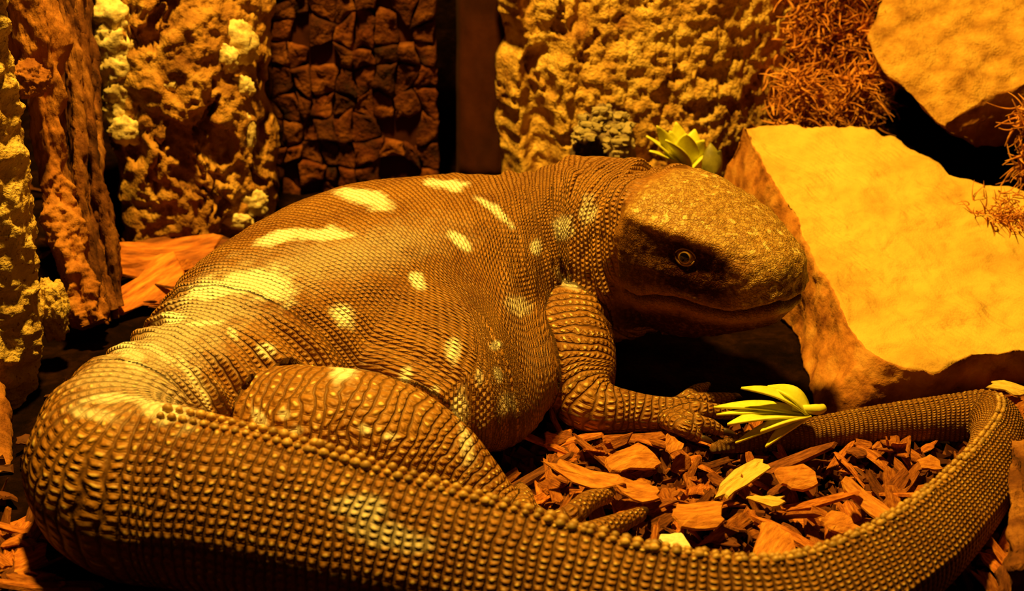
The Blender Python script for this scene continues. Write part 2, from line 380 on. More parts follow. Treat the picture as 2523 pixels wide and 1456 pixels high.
tops = [WP(px, py, sp0, sn) for px, py in ((1832, 306), (1870, 390), (1915, 455), (1958, 520), (2000, 620), (2040, 690), (2085, 790), (2135, 862), (2180, 893), (2300, 918), (2390, 878), (2530, 862), (2680, 850))]
tops += [WP(px, py, sp0, sn) for px, py in ((2780, 545), (2560, 476), (2440, 452), (2340, 430), (2262, 378), (2195, 338), (2090, 316), (1960, 308))]
bots = [W(px, py, Z=-.004) for px, py in ((1735, 560), (1760, 620), (1800, 680), (1850, 730), (1900, 765), (1950, 810), (1985, 900), (2010, 1030), (2110, 1040), (2300, 1010), (2400, 985), (2540, 985), (2680, 985))]
bots += [np.array([t[0], t[1] + .012, -.004]) for t in tops[13:]]
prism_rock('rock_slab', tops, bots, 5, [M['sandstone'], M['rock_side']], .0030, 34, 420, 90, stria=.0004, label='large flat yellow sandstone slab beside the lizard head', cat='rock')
p0 = W(2320, 312, Y=.93); pn = np.array([-.25, -.62, .75])
t2 = [WP(px, py, p0, pn) for px, py in ((2215, -110), (2170, 0), (2137, 92), (2160, 150), (2205, 185), (2262, 252), (2322, 312), (2400, 255), (2460, 228), (2530, 212), (2640, 120), (2640, -110))]
b2 = [np.array(t) + np.array(d) for t, d in zip(t2, [(.04, .12, -.03)] * 2 + [(.045, .11, -.05), (.045, .09, -.05), (.045, .08, -.045), (.036, .05, -.03), (.028, .012, -.018), (.014, .012, -.036), (.012, .012, -.044), (.010, .012, -.050), (.0, .08, -.06), (.0, .12, -.04)])]
M['gap_shade_black'] = rough_mat('gap_shade_black', [(.002, .0006, .0002), (.005, .0014, .0004), (.010, .003, .001)], 40, bump=.6, bd=.003, spec=.03)  # shade of the gap under the boulder, put into an added stone's colour
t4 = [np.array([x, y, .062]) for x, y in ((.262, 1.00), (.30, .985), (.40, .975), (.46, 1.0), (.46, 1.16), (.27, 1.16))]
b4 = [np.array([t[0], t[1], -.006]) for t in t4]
prism_rock('gap_shade_stone', t4, b4, 12, [M['gap_shade_black']] * 2, .003, 40, 160, 14, 16, label='added stone under the tan boulder, blackened as the shaded gap behind the yellow slab', cat='rock')
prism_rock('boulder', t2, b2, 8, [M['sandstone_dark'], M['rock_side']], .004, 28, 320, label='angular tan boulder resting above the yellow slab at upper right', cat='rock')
t3 = [W(px, py, Z=.035) for px, py in ((2492, 1085), (2486, 1180), (2492, 1300), (2490, 1400), (2640, 1400), (2640, 1085))]
b3 = [W(px, py, Z=-.004) for px, py in ((2484, 1180), (2480, 1270), (2484, 1400), (2486, 1520), (2640, 1520), (2640, 1180))]
prism_rock('side_stone', t3, b3, 2, [M['wood'], M['wood']], .003, 50, 160, 12, 16, label='rough brown stone at the right edge beyond the tail bend', cat='rock')

# ================================================================ LIZARD
liz = obj('monitor_lizard', None, label='big brown monitor lizard with pale spots curled up on bark chips', cat='lizard', loc=(0, 0, 0))
spine = [  # px, Y, Zc, half width, half height, roll (deg, crest leans to the inside of the coil)
    (1660, .745, .080, .030, .034), (1570, .764, .072, .049, .052), (1470, .780, .067, .055, .058), (1370, .783, .061, .056, .055),
    (1255, .779, .056, .082, .055), (1135, .772, .055, .108, .055), (935, .752, .054, .112, .055), (715, .698, .050, .086, .050), (560, .648, .045, .059, .044),
    (430, .620, .042, .048, .041), (335, .597, .042, .045, .042), (292, .572, .042, .044, .042), (340, .553, .042, .0425, .0425), (470, .545, .0425, .0415, .043),
    (700, .530, .041, .038, .042, 2), (1000, .509, .038, .032, .0385, 4), (1350, .488, .034, .027, .034, 7), (1650, .475, .029, .023, .0295, 9),
    (1900, .476, .026, .0205, .0265, 11), (2080, .494, .0245, .019, .025, 13), (2240, .525, .023, .018, .0235, 14), (2362, .566, .0215, .017, .022, 13),
    (2440, .607, .020, .0158, .0205, 9), (2462, .640, .018, .0145, .0185, 4), (2430, .660, .0165, .0125, .0165), (2330, .665, .014, .0108, .0138), (2150, .662, .0115, .009, .0112),
    (1990, .656, .0095, .0075, .009), (1850, .650, .008, .0058, .0068), (1760, .645, .007, .003, .0035)]
def make_part(ctrl, A, B, kind, step=.0025, up=(0, 0, 1), n=2.0, roll=None, nlow=None, sink=None, tri=None):
    P = np.array(ctrl, float); A = np.array(A, float); B = np.array(B, float)
    tt = np.linspace(0, len(P) - 1, 2000); C = catmull(P, tt); s = np.concatenate([[0], np.cumsum(np.linalg.norm(np.diff(C, axis=0), axis=1))])
    m = max(8, int(s[-1] / step)); si = np.linspace(0, s[-1], m); ti = np.interp(si, s, tt)
    C = catmull(P, ti); a = catmull(np.stack([A, B], 1), ti); b = a[:, 1]; a = a[:, 0]
    T = np.gradient(C, axis=0); T /= np.linalg.norm(T, axis=1)[:, None]
    if sink is not None:                                  # trunk sections turn slowly, so the belly does not crease
        k_ = np.exp(-np.linspace(-2, 2, 61) ** 2); k_ /= k_.sum(); Tp = np.pad(T, ((30, 30), (0, 0)), mode='edge')
        Ts = np.stack([np.convolve(Tp[:, q], k_, 'valid') for q in range(3)], 1); wq = sst(0, .012, np.interp(ti, np.arange(len(P)), sink))[:, None]
        T = T * (1 - wq) + Ts * wq; T /= np.linalg.norm(T, axis=1)[:, None]
    up = np.array(up, float); Sd = np.cross(T, up); Sd /= np.linalg.norm(Sd, axis=1)[:, None]; U = np.cross(Sd, T)
    if roll is not None:
        ro = np.radians(np.interp(ti, np.arange(len(P)), roll))[:, None]; Sd, U = Sd * np.cos(ro) + U * np.sin(ro), U * np.cos(ro) - Sd * np.sin(ro)
    nl = np.full(m, float(n)) if nlow is None else np.interp(ti, np.arange(len(P)), nlow)
    sk = np.zeros(m) if sink is None else catmull(np.array(sink, float)[:, None], ti)[:, 0]     # axis lies lower than mid-height: dome above, flat belly below
    bt = b + sk; C = C - U * sk[:, None]; b = b - sk
    tr = np.zeros(m) if tri is None else np.interp(ti, np.arange(len(P)), tri)                  # upper half pinched to a ridge
    return dict(C=C, T=T, S=Sd, U=U, a=a, b=b, bt=bt, tr=tr, s=si, kind=kind, n=n, nl=nl)
def part_mesh(p, K=48):
    an = np.linspace(0, 2 * np.pi, K, endpoint=False); c, s_ = np.cos(an), np.sin(an); e = 2.0 / p['n']
    E = np.where(s_[None] < 0, 2.0 / p['nl'][:, None], e)          # fuller, sagging lower half where nl > n
    c0_, s0_ = c, s_
    cc = np.sign(c) * np.abs(c) ** E; ss_ = np.sign(s_) * np.abs(s_) ** E
    cc = cc * (1 - p['tr'][:, None] * np.clip(s_, 0, 1)[None] ** .8)
    V = (p['C'][:, None] + (p['a'][:, None] * cc)[..., None] * p['S'][:, None] + (np.where(ss_ > 0, p['bt'][:, None], p['b'][:, None]) * ss_)[..., None] * p['U'][:, None])
    n = len(V); V = V.reshape(-1, 3)
    # rounded ends
    def cap(i, sgn):
        out = []
        for f in (.35, .65, .85, .96):
            r = math.sqrt(1 - f * f)
            off = p['T'][i] * sgn * f * min(p['a'][i], p['b'][i])
            out.append(p['C'][i] + off + r * (p['a'][i] * c)[:, None] * p['S'][i] + r * (p['b'][i] * s_)[:, None] * p['U'][i])
        return out, p['C'][i] + p['T'][i] * sgn * min(p['a'][i], p['b'][i])
    c0, e0 = cap(0, -1); c1, e1 = cap(-1, 1)
    V = np.vstack(c0[::-1] + [V] + c1 + [e0[None], e1[None]]); n += 8
    i = np.arange((n - 1) * K).reshape(n - 1, K); j = np.roll(i, -1, 1)
    F = np.stack([i.ravel(), j.ravel(), (j + K).ravel(), (i + K).ravel()], 1).tolist()
    k = n * K
    F += [(k, (q + 1) % K, q) for q in range(K)] + [(k + 1, (n - 1) * K + q, (n - 1) * K + (q + 1) % K) for q in range(K)]
    return V, F
parts = []
parts.append(make_part([XW(p[0], p[1], p[2]) for p in spine], [p[3] for p in spine], [p[4] for p in spine], 'spine', .0025, n=2.15, roll=[p[5] if len(p) > 5 else 0 for p in spine], nlow=[2.15] * 3 + [2.3, 2.5, 2.6, 2.5, 2.3] + [2.15] * (len(spine) - 8),
                       tri=[0] * 11 + [.05, .15, .25, .36, .44, .48, .48, .48, .48, .48, .46, .36, .2] + [0] * (len(spine) - 24), sink=[0, 0, .002, .008, .020, .031, .028, .014, .004] + [0] * (len(spine) - 9)))
def limb(pts, radii, kind='leg', up=(0, 0, 1), flat=1.0): parts.append(make_part(pts, radii, [r * flat for r in radii], kind, .0015, up))
U2 = (.3, .9, .3)
# right arm (towards the viewer)
limb([W(1370, 690, .775), W(1385, 755, .745), W(1408, 850, .715), W(1425, 950, .692), W(1470, 1003, .678), W(1560, 1018, .676), W(1640, 1022, .676), W(1685, 1018, .678)],
     [.026, .0265, .0255, .0225, .0165, .0122, .0102, .0095], up=U2)
for pts in ([(1665, 1015), (1715, 990), (1760, 985), (1800, 980)], [(1670, 1025), (1725, 1012), (1775, 1015), (1800, 1022)], [(1665, 1030), (1705, 1040), (1750, 1050), (1775, 1062)], [(1650, 1035), (1680, 1052), (1705, 1068), (1720, 1080)], [(1660, 1010), (1690, 985), (1715, 965), (1735, 955)]):
    limb([W(x, y, Z=z) for (x, y), z in zip(pts, (.013, .015, .011, .008))], [.0062, .0050, .0044, .0032], 'digit')
# right hind leg
limb([W(570, 1050, .65), W(650, 1058, .62), W(760, 1066, .603), W(880, 1075, .596), W(985, 1105, .591), W(1080, 1152, .585), W(1150, 1200, .578), W(1230, 1262, .568), W(1310, 1305, .560)],
     [.034, .0345, .034, .033, .0305, .0255, .020, .014, .012], up=U2)
for pts in ([(1270, 1300), (1288, 1265), (1290, 1230), (1284, 1208)], [(1330, 1305), (1400, 1275), (1450, 1235), (1495, 1222)], [(1345, 1320), (1430, 1318), (1500, 1298), (1575, 1268)], [(1335, 1330), (1420, 1350), (1500, 1355), (1560, 1345)], [(1300, 1330), (1350, 1370), (1400, 1385), (1440, 1385)]):
    limb([W(x, y, Z=z) for (x, y), z in zip(pts, (.018, .026, .022, .014))], [.0066, .0058, .0054, .0040], 'digit')
# far-side limbs (behind the trunk)
limb([XW(1330, .83, .06), XW(1330, .87, .045), XW(1300, .905, .022), XW(1360, .925, .012), XW(1400, .93, .010)], [.022, .022, .017, .012, .009], up=(0, 0, 1))
limb([XW(600, .70, .040), XW(720, .755, .036), XW(850, .815, .030), XW(910, .85, .018), XW(950, .87, .012)], [.026, .028, .022, .014, .009])
for bx, by in ((1400, .93), (950, .87)):
    for dx, dy in ((70, -.012), (90, .004), (80, .02), (50, .032)):
        limb([XW(bx - 20, by, .01), XW(bx + dx * .6, by + dy * .6, .012), XW(bx + dx, by + dy, .006)], [.0055, .0045, .003], 'digit')
# head
hb = W(1610, 560, .752); ht = W(1940, 704, .690)
hx = ht - hb; HL = np.linalg.norm(hx); hx /= HL; hy = np.cross([0, 0, 1], hx); hy /= np.linalg.norm(hy); hz = np.cross(hx, hy)
HT = np.array([[-.25, .030, .026, -.034], [-.08, .038, .033, -.046], [.06, .0435, .0365, -.0550], [.20, .0445, .0375, -.0590], [.38, .0410, .0355, -.0570], [.55, .0370, .0320, -.0500], [.70, .0335, .0285, -.0420], [.82, .0300, .0245, -.0345], [.92, .0255, .0205, -.0285], [1.0, .0195, .0155, -.0215], [1.05, .0105, .0080, -.0110]])
def head_mesh(K=96, n=120):
    tt = np.linspace(0, len(HT) - 1, n); H = catmull(HT, tt); an = np.linspace(0, 2 * np.pi, K, endpoint=False); V = []
    for t, hw, tp, bt in H:
        c, s_ = np.cos(an), np.sin(an)
        ex = np.where(s_ > 0, 2 / 2.7, 2 / 2.1)
        y = hw * np.sign(c) * np.abs(c) ** ex; z = np.where(s_ > 0, tp, -bt) * np.sign(s_) * np.abs(s_) ** ex
        y = y * np.where(s_ < 0, 1 - .22 * np.abs(s_), 1.0)
        V.append(hb + hx * (t * HL) + y[:, None] * hy + z[:, None] * hz)
    V = np.array(V).reshape(-1, 3); i = np.arange((n - 1) * K).reshape(n - 1, K); j = np.roll(i, -1, 1)
    F = np.stack([i.ravel(), j.ravel(), (j + K).ravel(), (i + K).ravel()], 1).tolist(); k = n * K
    V = np.vstack([V, V[:K].mean(0)[None], V[-K:].mean(0)[None]])
    F += [(k, (q + 1) % K, q) for q in range(K)] + [(k + 1, (n - 1) * K + q, (n - 1) * K + (q + 1) % K) for q in range(K)]
    return V, F
allV, allF, off = [], [], 0
for p in parts:
    V, F = part_mesh(p, 96 if p['kind'] == 'spine' else 32)
    allV.append(V); allF += [tuple(q + off for q in f) for f in F]; off += len(V)
V, F = head_mesh(); allV.append(V); allF += [tuple(q + off for q in f) for f in F]
off += len(V)
belly = make_part([XW(960, .738, .034), XW(1050, .720, .034), XW(1145, .704, .034), XW(1242, .702, .034)], [.066, .084, .094, .086], [.034] * 4, 'belly', n=2.2, sink=[.0, .0, .0, .0])
belly['bt'] = belly['bt'] + .022
V, F = part_mesh(belly, 64); allV.append(V); allF += [tuple(q + off for q in f) for f in F]
tmp_me = mkmesh('tmp', np.vstack(allV), allF); fixnormals(tmp_me)
VOX = .0011
tmp = bpy.data.objects.new('tmp', tmp_me); COL.objects.link(tmp)
md = tmp.modifiers.new('r', 'REMESH'); md.mode = 'VOXEL'; md.voxel_size = VOX
md = tmp.modifiers.new('s', 'SMOOTH'); md.factor = .5; md.iterations = 9
dg = bpy.context.evaluated_depsgraph_get(); dg.update()
body_me = bpy.data.meshes.new_from_object(tmp.evaluated_get(dg)); body_me.name = 'lizard_body'
bpy.data.objects.remove(tmp); bpy.data.meshes.remove(tmp_me)
V = getV(body_me); NV = len(V)
# --- body coordinates: nearest limb, position along it (rows) and around it (columns)
best = np.full(NV, 1e9); kindi = np.zeros(NV, int); sA = np.zeros(NV); vA = np.zeros(NV); rA = np.zeros(NV)
for pi, p in enumerate(parts):
    C32 = p['C'].astype(np.float32); r = np.sqrt(p['a'] * .5 * (p['b'] + p['bt'])).astype(np.float32)
    lo, hi = (p['C'] - p['a'].max() * 1.5).min(0), (p['C'] + p['a'].max() * 1.5).max(0)
    sel = np.where(((V > lo) & (V < hi)).all(1))[0]
    for ch in np.array_split(sel, max(1, len(sel) // 6000)):
        if not len(ch): continue
        d2 = ((V[ch].astype(np.float32)[:, None] - C32[None]) ** 2).sum(2) / (r ** 2)[None]
        i = d2.argmin(1); i0 = i.copy(); n_ = len(p['C']); ds_ = p['s'][1] - p['s'][0]
        for _ in range(7):
            x = ((V[ch] - p['C'][i]) * p['T'][i]).sum(1); i = np.clip(i + np.round(.55 * x / ds_).astype(int), np.maximum(i0 - 22, 0), np.minimum(i0 + 22, n_ - 1))
        i = np.clip(i, 0, n_ - 2); q = V[ch] - p['C'][i]
        y = (q * p['S'][i]).sum(1); z = (q * p['U'][i]).sum(1); x = (q * p['T'][i]).sum(1)
        bz = np.where(z > 0, p['bt'][i], p['b'][i]); e = np.sqrt((y / p['a'][i]) ** 2 + (z / bz) ** 2 + (np.maximum(np.abs(x) - .004, 0) / r[i]) ** 2)
        m = (e < best[ch]) & ((pi == 0) | (e < 1.16)); c = ch[m]
        x1 = ((V[ch] - p['C'][i + 1]) * p['T'][i + 1]).sum(1); ff = np.clip((x - x1) / ds_, .25, 4)
        best[c] = e[m]; kindi[c] = pi; sA[c] = p['s'][i][m] + np.clip(x[m] / ff[m], -.006, .006); vA[c] = np.arctan2(-y[m] / p['a'][i][m], z[m] / bz[m]); rA[c] = r[i][m]
        # angle 0 = dorsal midline, seam at the belly
# the belly swells smoothly out of the trunk
ed = np.zeros(len(body_me.edges) * 2, np.int32); body_me.edges.foreach_get('vertices', ed); ed = ed.reshape(-1, 2)
wS = np.where(((kindi == 0) & (best < 2.6)), 1.0, 0) * sst(-.17, -.13, V[:, 0]) * sst(.075, .045, V[:, 0]) * sst(.80, .77, V[:, 1])
es = ed[(wS[ed] > 0).any(1)]; ids, inv = np.unique(es, return_inverse=True); inv = inv.reshape(-1, 2); Q = V[ids].copy(); wq = wS[ids][:, None] * .6
deg = np.maximum(np.bincount(inv.ravel(), minlength=len(ids)), 1)[:, None]
for _ in range(320):
    sm_ = np.stack([np.bincount(inv[:, 0], Q[inv[:, 1], q], len(ids)) + np.bincount(inv[:, 1], Q[inv[:, 0], q], len(ids)) for q in range(3)], 1) / deg
    Q += (sm_ - Q) * wq
V[ids] = Q; setV(body_me, V)
hl = V - hb; hX = (hl @ hx) / HL; hY = hl @ hy; hZ = hl @ hz
hin = (hX > -.02) & (hX < 1.2) & (np.abs(hY) < .05) & (np.abs(hZ) < .055)
headw = np.where(hin, sst(-.02, .12, hX), 0)
sp = parts[0]; s_tail = sp['s'][np.argmin(np.linalg.norm(sp['C'] - XW(335, .600, .042), axis=1))]
s_hip = sp['s'][np.argmin(np.linalg.norm(sp['C'] - XW(470, .642, .044), axis=1))]
s_end = sp['s'][-1]; s_neck = sp['s'][np.argmin(np.linalg.norm(sp['C'] - XW(1400, .803, .07), axis=1))]
is_sp = kindi == 0; tailw = np.where(is_sp, sst(s_hip - .01, s_tail + .03, sA), 0)
legw = np.where(~is_sp, 1.0, 0.0)
# row number along the spine: ring spacing changes from trunk to tail to tip
ssamp = np.linspace(0, s_end, 4000); spc = .0028 + .0021 * sst(s_hip - .03, s_tail + .03, ssamp); spc *= 1 - .48 * sst(s_tail + .15, s_end, ssamp)
rowc = np.cumsum(np.gradient(ssamp) / spc)
su = np.where(is_sp, np.interp(sA, ssamp, rowc), sA / np.where(np.isin(kindi, [i for i, p in enumerate(parts) if p['kind'] == 'digit']), .0040, .0042))
ncol = np.where(is_sp, np.where(sA > s_tail, 54, np.where(sA > s_hip - .04, 112, 168)), np.where(rA > .02, 40, np.where(rA > .009, 26, 12)))
ncol = np.where(is_sp & (sA < s_neck), 110, ncol)
sv = (vA / (2 * np.pi) + .5) * ncol
wob = fbm(V * 55, 3); su = su + .30 * wob * (1 + .8 * (~is_sp)); sv = sv + .35 * fbm(V * 60 + 31, 3)
# --- relief
body_me.update(); Nn = vnormals(body_me); disp = np.zeros(NV)
trunkw = is_sp & (sA < s_tail)
disp += np.where(trunkw & (headw < .3), .0009 * fbm(np.stack([sA * 60, vA * 4.0, np.zeros(NV)], 1), 3), 0)
# skin folds across neck/shoulder and at the hip
fold = np.where(is_sp, sst(s_neck + .10, s_neck - .02, sA) * (1 - headw), 0)
disp += fold * .0028 * (np.abs(gn(np.stack([sA * 95 + .6 * np.sin(vA * 3), vA * 1.3, np.full(NV, 3.)], 1))) * 2.2 - .7)
hipf = np.where(is_sp, np.exp(-((sA - s_hip) / .05) ** 2), 0) * sst(.2, .9, np.abs(vA))
disp += hipf * .0042 * np.sin(sA * 2 * np.pi / .017 + 1.2 * np.sin(vA * 2))
# tail: ring steps and two rows of raised keels along the top
cu = su - np.floor(su) - .5
disp += np.where(is_sp, tailw, 0) * .0007 * (1 - (2 * np.abs(cu)) ** 3 - .5)
keel = np.exp(-((np.abs(vA) - .14) / .10) ** 2) * sst(s_tail + .02, s_tail + .12, sA) * np.where(is_sp, 1, 0)
disp += keel * .0012
# head relief: mouth line, lips, brow ridge, canthus, nostril
side = np.abs(hY)
bv0 = BVHTree.FromPolygons(V.tolist(), [tuple(p.vertices) for p in body_me.polygons])
def headline(pts):
    q = []
    for px, py in pts:
        h_, n_ = hit(bv0, px, py)
        if h_ is not None:
            d_ = np.array(h_) - hb; q.append((d_ @ hx / HL, d_ @ hz))
    q = np.array(sorted(q)); return np.interp(hX, q[:, 0], q[:, 1])
mz = headline([(1572, 735), (1620, 732), (1665, 736), (1705, 750), (1745, 762), (1790, 770), (1840, 768), (1880, 758), (1920, 746), (1955, 738)])
mouth = headw * sst(.06, .14, hX) * (np.exp(-((hZ - mz) / .0017) ** 2))
disp += -.0036 * mouth
disp += headw * sst(.12, .3, hX) * (.0016 * np.exp(-((hZ - mz - .0045) / .003) ** 2) + .0018 * np.exp(-((hZ - mz + .0050) / .0032) ** 2))
browz = headline([(1560, 545), (1620, 570), (1690, 590), (1760, 618), (1830, 655), (1890, 690)])
disp += headw * .0030 * np.exp(-((hZ - browz - .002) / .0036) ** 2) * sst(.0, .12, hX) * sst(.80, .6, hX) * sst(.012, .022, side)
disp += -headw * .0040 * np.exp(-((hZ - browz + .011) / .0070) ** 2) * np.exp(-((hX - .55) / .22) ** 2) * sst(.012, .022, side)
disp += -headw * .0035 * np.exp(-((hX - .045) / .03) ** 2) * sst(.012, -.004, hZ) * sst(.015, .03, side)
disp += headw * .0007 * fbm(V * 160, 3)
V = V + Nn * disp[:, None]
zf = .0012 + .0015 * fbm(V * 30, 2); V[:, 2] = np.where(V[:, 2] < zf + .006, zf + .006 * np.exp(np.minimum(0, (V[:, 2] - zf - .006)) / .006) , V[:, 2])
setV(body_me, V); body_me.update(); Nn = vnormals(body_me)
bvl = BVHTree.FromPolygons(V.tolist(), [tuple(p.vertices) for p in body_me.polygons])
# --- colour masks: pale spots (fixed places on the skin), dark temple, dusty crown
pale = np.zeros(NV); nz = fbm(V * 130, 4); nz2 = fbm(V * 45, 3)
def spot(px, py, rx, ry, ang=0, st=1.0, soft=.45):
    h, n = hit(bvl, px, py)
    if h is None: return
    h = np.array(h); n = np.array(n); a = math.radians(ang)
    e1 = WP(px + math.cos(a), py + math.sin(a), h, n) - h; e2 = WP(px - math.sin(a), py + math.cos(a), h, n) - h
    A = np.stack([e1 * rx, e2 * ry, n * .012], 1); q = (V - h) @ np.linalg.inv(A).T
    d = np.sqrt((q ** 2).sum(1)); m = sst(1 + soft, 1 - soft, d * .88 + .38 * nz)
    np.maximum(pale, m * st, out=pale)
for a in ((560, 705, 70, 22, -8), (660, 700, 62, 30, 6), (505, 715, 50, 18, -25), (690, 582, 50, 13, -10), (800, 576, 55, 13, -5), (880, 480, 52, 15, 12), (930, 492, 34, 16, 30, .9),
          (1100, 452, 42, 9, 6), (845, 780, 26, 20, 45), (1026, 690, 22, 13, 55), (1130, 592, 28, 12, 40), (1215, 515, 46, 8, 35, .8), (430, 785, 30, 16, 25), (1950, 752, 26, 12, -20, .6), (620, 690, 90, 22, -4), (505, 795, 48, 6, -5, .9),
          (315, 860, 40, 24, 40, .7), (270, 845, 60, 16, -10, .6), (385, 862, 50, 12, 25, .7), (455, 905, 52, 10, 55, .6), (500, 960, 50, 8, 75, .5), (290, 980, 75, 16, 8, .65), (400, 1000, 70, 12, 22, .7), (655, 862, 22, 15, 25, .9),
          (572, 820, 18, 8, 45, .8), (850, 908, 28, 9, 0, .9), (1115, 865, 15, 24, 0, .75), (1000, 922, 14, 17, 20, .7), (1225, 850, 10, 9, 0, .6), (1228, 925, 10, 15, 0, .5), (1322, 608, 12, 16, 0, .8),
          (1275, 755, 9, 22, -20, .5), (1135, 1005, 12, 40, 0, .5), (1150, 1090, 14, 36, -10, .55), (1070, 960, 9, 9, 0, .6), (890, 1250, 60, 26, 10, .45), (960, 1320, 90, 26, 12, .4), (230, 1020, 50, 14, 15, .5),
          (640, 1030, 26, 12, 60, .7), (700, 1020, 14, 10, 0, .6), (730, 1060, 16, 10, 0, .6), (900, 1060, 16, 9, 30, .6), (960, 1075, 14, 8, 0, .6), (1390, 560, 16, 26, 20, .55), (1450, 520, 14, 30, 10, .45), (1400, 700, 14, 9, 0, .5), (1180, 930, 8, 20, 0, .4), (1250, 1000, 20, 26, 0, .35)):
    spot(*a)
dorsal = np.where(is_sp, np.clip(np.cos(vA), 0, 1), .0)
# broad yellowish wash over rump
for a in ((450, 800, 190, 55, -32, .42, .8), (330, 930, 150, 70, 20, .30, .8), (800, 640, 240, 40, -14, .25, .8)): spot(*a)
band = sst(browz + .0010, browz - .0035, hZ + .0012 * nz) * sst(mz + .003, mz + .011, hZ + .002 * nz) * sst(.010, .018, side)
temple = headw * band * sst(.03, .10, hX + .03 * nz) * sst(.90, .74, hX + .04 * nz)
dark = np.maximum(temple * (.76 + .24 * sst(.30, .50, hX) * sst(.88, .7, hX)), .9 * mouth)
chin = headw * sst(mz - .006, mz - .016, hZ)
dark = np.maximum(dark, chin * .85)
crown = headw * np.maximum(sst(browz - .001, browz + .004, hZ), sst(.80, .95, hX) * sst(mz - .002, mz + .006, hZ))
def fattr(nm, arr): a = body_me.attributes.new(nm, 'FLOAT', 'POINT'); a.data.foreach_set('value', np.asarray(arr, np.float32))
for nm, ar in (('row', su), ('colm', sv), ('tailw', tailw), ('legw', legw), ('headw', headw), ('pale', pale), ('dark', dark), ('crown', crown), ('up', np.where(is_sp, np.abs(vA), 1.2))): fattr(nm, ar)
body_me.polygons.foreach_set('use_smooth', [True] * len(body_me.polygons))

m, nt, b = nodes('lizard_skin'); L = nt.links
def att(n): a = N(nt, 'ShaderNodeAttribute', attribute_name=n); return a.outputs['Fac']
row, colm_, tw, lw, hw_, pl, dk, crn = [att(n) for n in ('row', 'colm', 'tailw', 'legw', 'headw', 'pale', 'dark', 'crown')]
fr = math_(nt, 'FLOOR', row); odd = math_(nt, 'MULTIPLY', math_(nt, 'MODULO', fr, 2.0), .5)
odd = math_(nt, 'MULTIPLY', odd, math_(nt, 'SUBTRACT', 1.0, tw))
c2 = math_(nt, 'ADD', colm_, odd); cu_ = math_(nt, 'SUBTRACT', math_(nt, 'FRACT', row), .5); cv_ = math_(nt, 'SUBTRACT', math_(nt, 'FRACT', c2), .5)
cid = N(nt, 'ShaderNodeCombineXYZ'); L.new(fr, cid.inputs[0]); L.new(math_(nt, 'FLOOR', c2), cid.inputs[1])
wn = N(nt, 'ShaderNodeTexWhiteNoise', noise_dimensions='2D'); L.new(cid.outputs[0], wn.inputs['Vector']); rnd = wn.outputs['Value']
dd = math_(nt, 'SQRT', math_(nt, 'ADD', math_(nt, 'POWER', cu_, 2.0), math_(nt, 'POWER', cv_, 2.0)))
bead = smooth_(nt, dd, .40, .06)
acu = math_(nt, 'ABSOLUTE', cu_); acv = math_(nt, 'ABSOLUTE', cv_)
groove = smooth_(nt, acu, .30, .49); groovev = smooth_(nt, acv, .36, .5)
tc = N(nt, 'ShaderNodeTexCoord')
nA = N(nt, 'ShaderNodeTexNoise'); nA.inputs['Scale'].default_value = 28; nA.inputs['Detail'].default_value = 6; L.new(tc.outputs['Object'], nA.inputs['Vector'])
nB = N(nt, 'ShaderNodeTexNoise'); nB.inputs['Scale'].default_value = 420; nB.inputs['Detail'].default_value = 4; L.new(tc.outputs['Object'], nB.inputs['Vector'])
cr = N(nt, 'ShaderNodeValToRGB'); e = cr.color_ramp.elements; e[0].position = .3; e[0].color = (.19, .062, .008, 1); e[1].position = .7; e[1].color = (.38, .165, .024, 1); L.new(nA.outputs[0], cr.inputs[0])
c = cr.outputs[0]
c = mix_(nt, math_(nt, 'MULTIPLY', smooth_(nt, nB.outputs[0], .35, .75), .5), c, (.47, .225, .04))
# pale bead tips (stronger on limbs and tail)
tip = math_(nt, 'MULTIPLY', smooth_(nt, dd, .30, .10), smooth_(nt, rnd, .45, .95))
tipw = math_(nt, 'ADD', .22, math_(nt, 'ADD', math_(nt, 'MULTIPLY', tw, .55), math_(nt, 'MULTIPLY', lw, .85)))
notHead = math_(nt, 'SUBTRACT', 1.0, hw_)
c = mix_(nt, math_(nt, 'MULTIPLY', math_(nt, 'MULTIPLY', tip, tipw, True), notHead), c, (.78, .56, .20))
gr = math_(nt, 'MULTIPLY', math_(nt, 'MAXIMUM', groove, math_(nt, 'MULTIPLY', groovev, .30)), notHead)
c = mix_(nt, math_(nt, 'MULTIPLY', gr, .62), c, (.055, .018, .004))
# shadow ahead of each tail tubercle, painted into the colour
pit_shade = math_(nt, 'MULTIPLY', smooth_(nt, math_(nt, 'ABSOLUTE', math_(nt, 'SUBTRACT', cv_, .0)), .34, .12), smooth_(nt, math_(nt, 'ABSOLUTE', math_(nt, 'ADD', cu_, .34)), .16, .03))
c = mix_(nt, math_(nt, 'MULTIPLY', math_(nt, 'MULTIPLY', pit_shade, .7), math_(nt, 'MULTIPLY', tw, notHead)), c, (.06, .02, .004))
# head plates
vo = N(nt, 'ShaderNodeTexVoronoi', feature='DISTANCE_TO_EDGE'); vo.inputs['Scale'].default_value = 560; L.new(tc.outputs['Object'], vo.inputs['Vector'])
pe = smooth_(nt, vo.outputs['Distance'], .18, .0)
c = mix_(nt, math_(nt, 'MULTIPLY', crn, .75), c, mix_(nt, smooth_(nt, nB.outputs[0], .4, .65), (.30, .15, .025), (.56, .36, .09)))
c = mix_(nt, math_(nt, 'MULTIPLY', math_(nt, 'MULTIPLY', pe, hw_), .22), c, (.10, .04, .008))
palec = mix_(nt, math_(nt, 'MULTIPLY', gr, .6), (1.0, .97, .82), (.75, .55, .20))
c = mix_(nt, pl, c, palec)
nC = N(nt, 'ShaderNodeTexNoise'); nC.inputs['Scale'].default_value = 190; nC.inputs['Detail'].default_value = 3; L.new(tc.outputs['Object'], nC.inputs['Vector'])
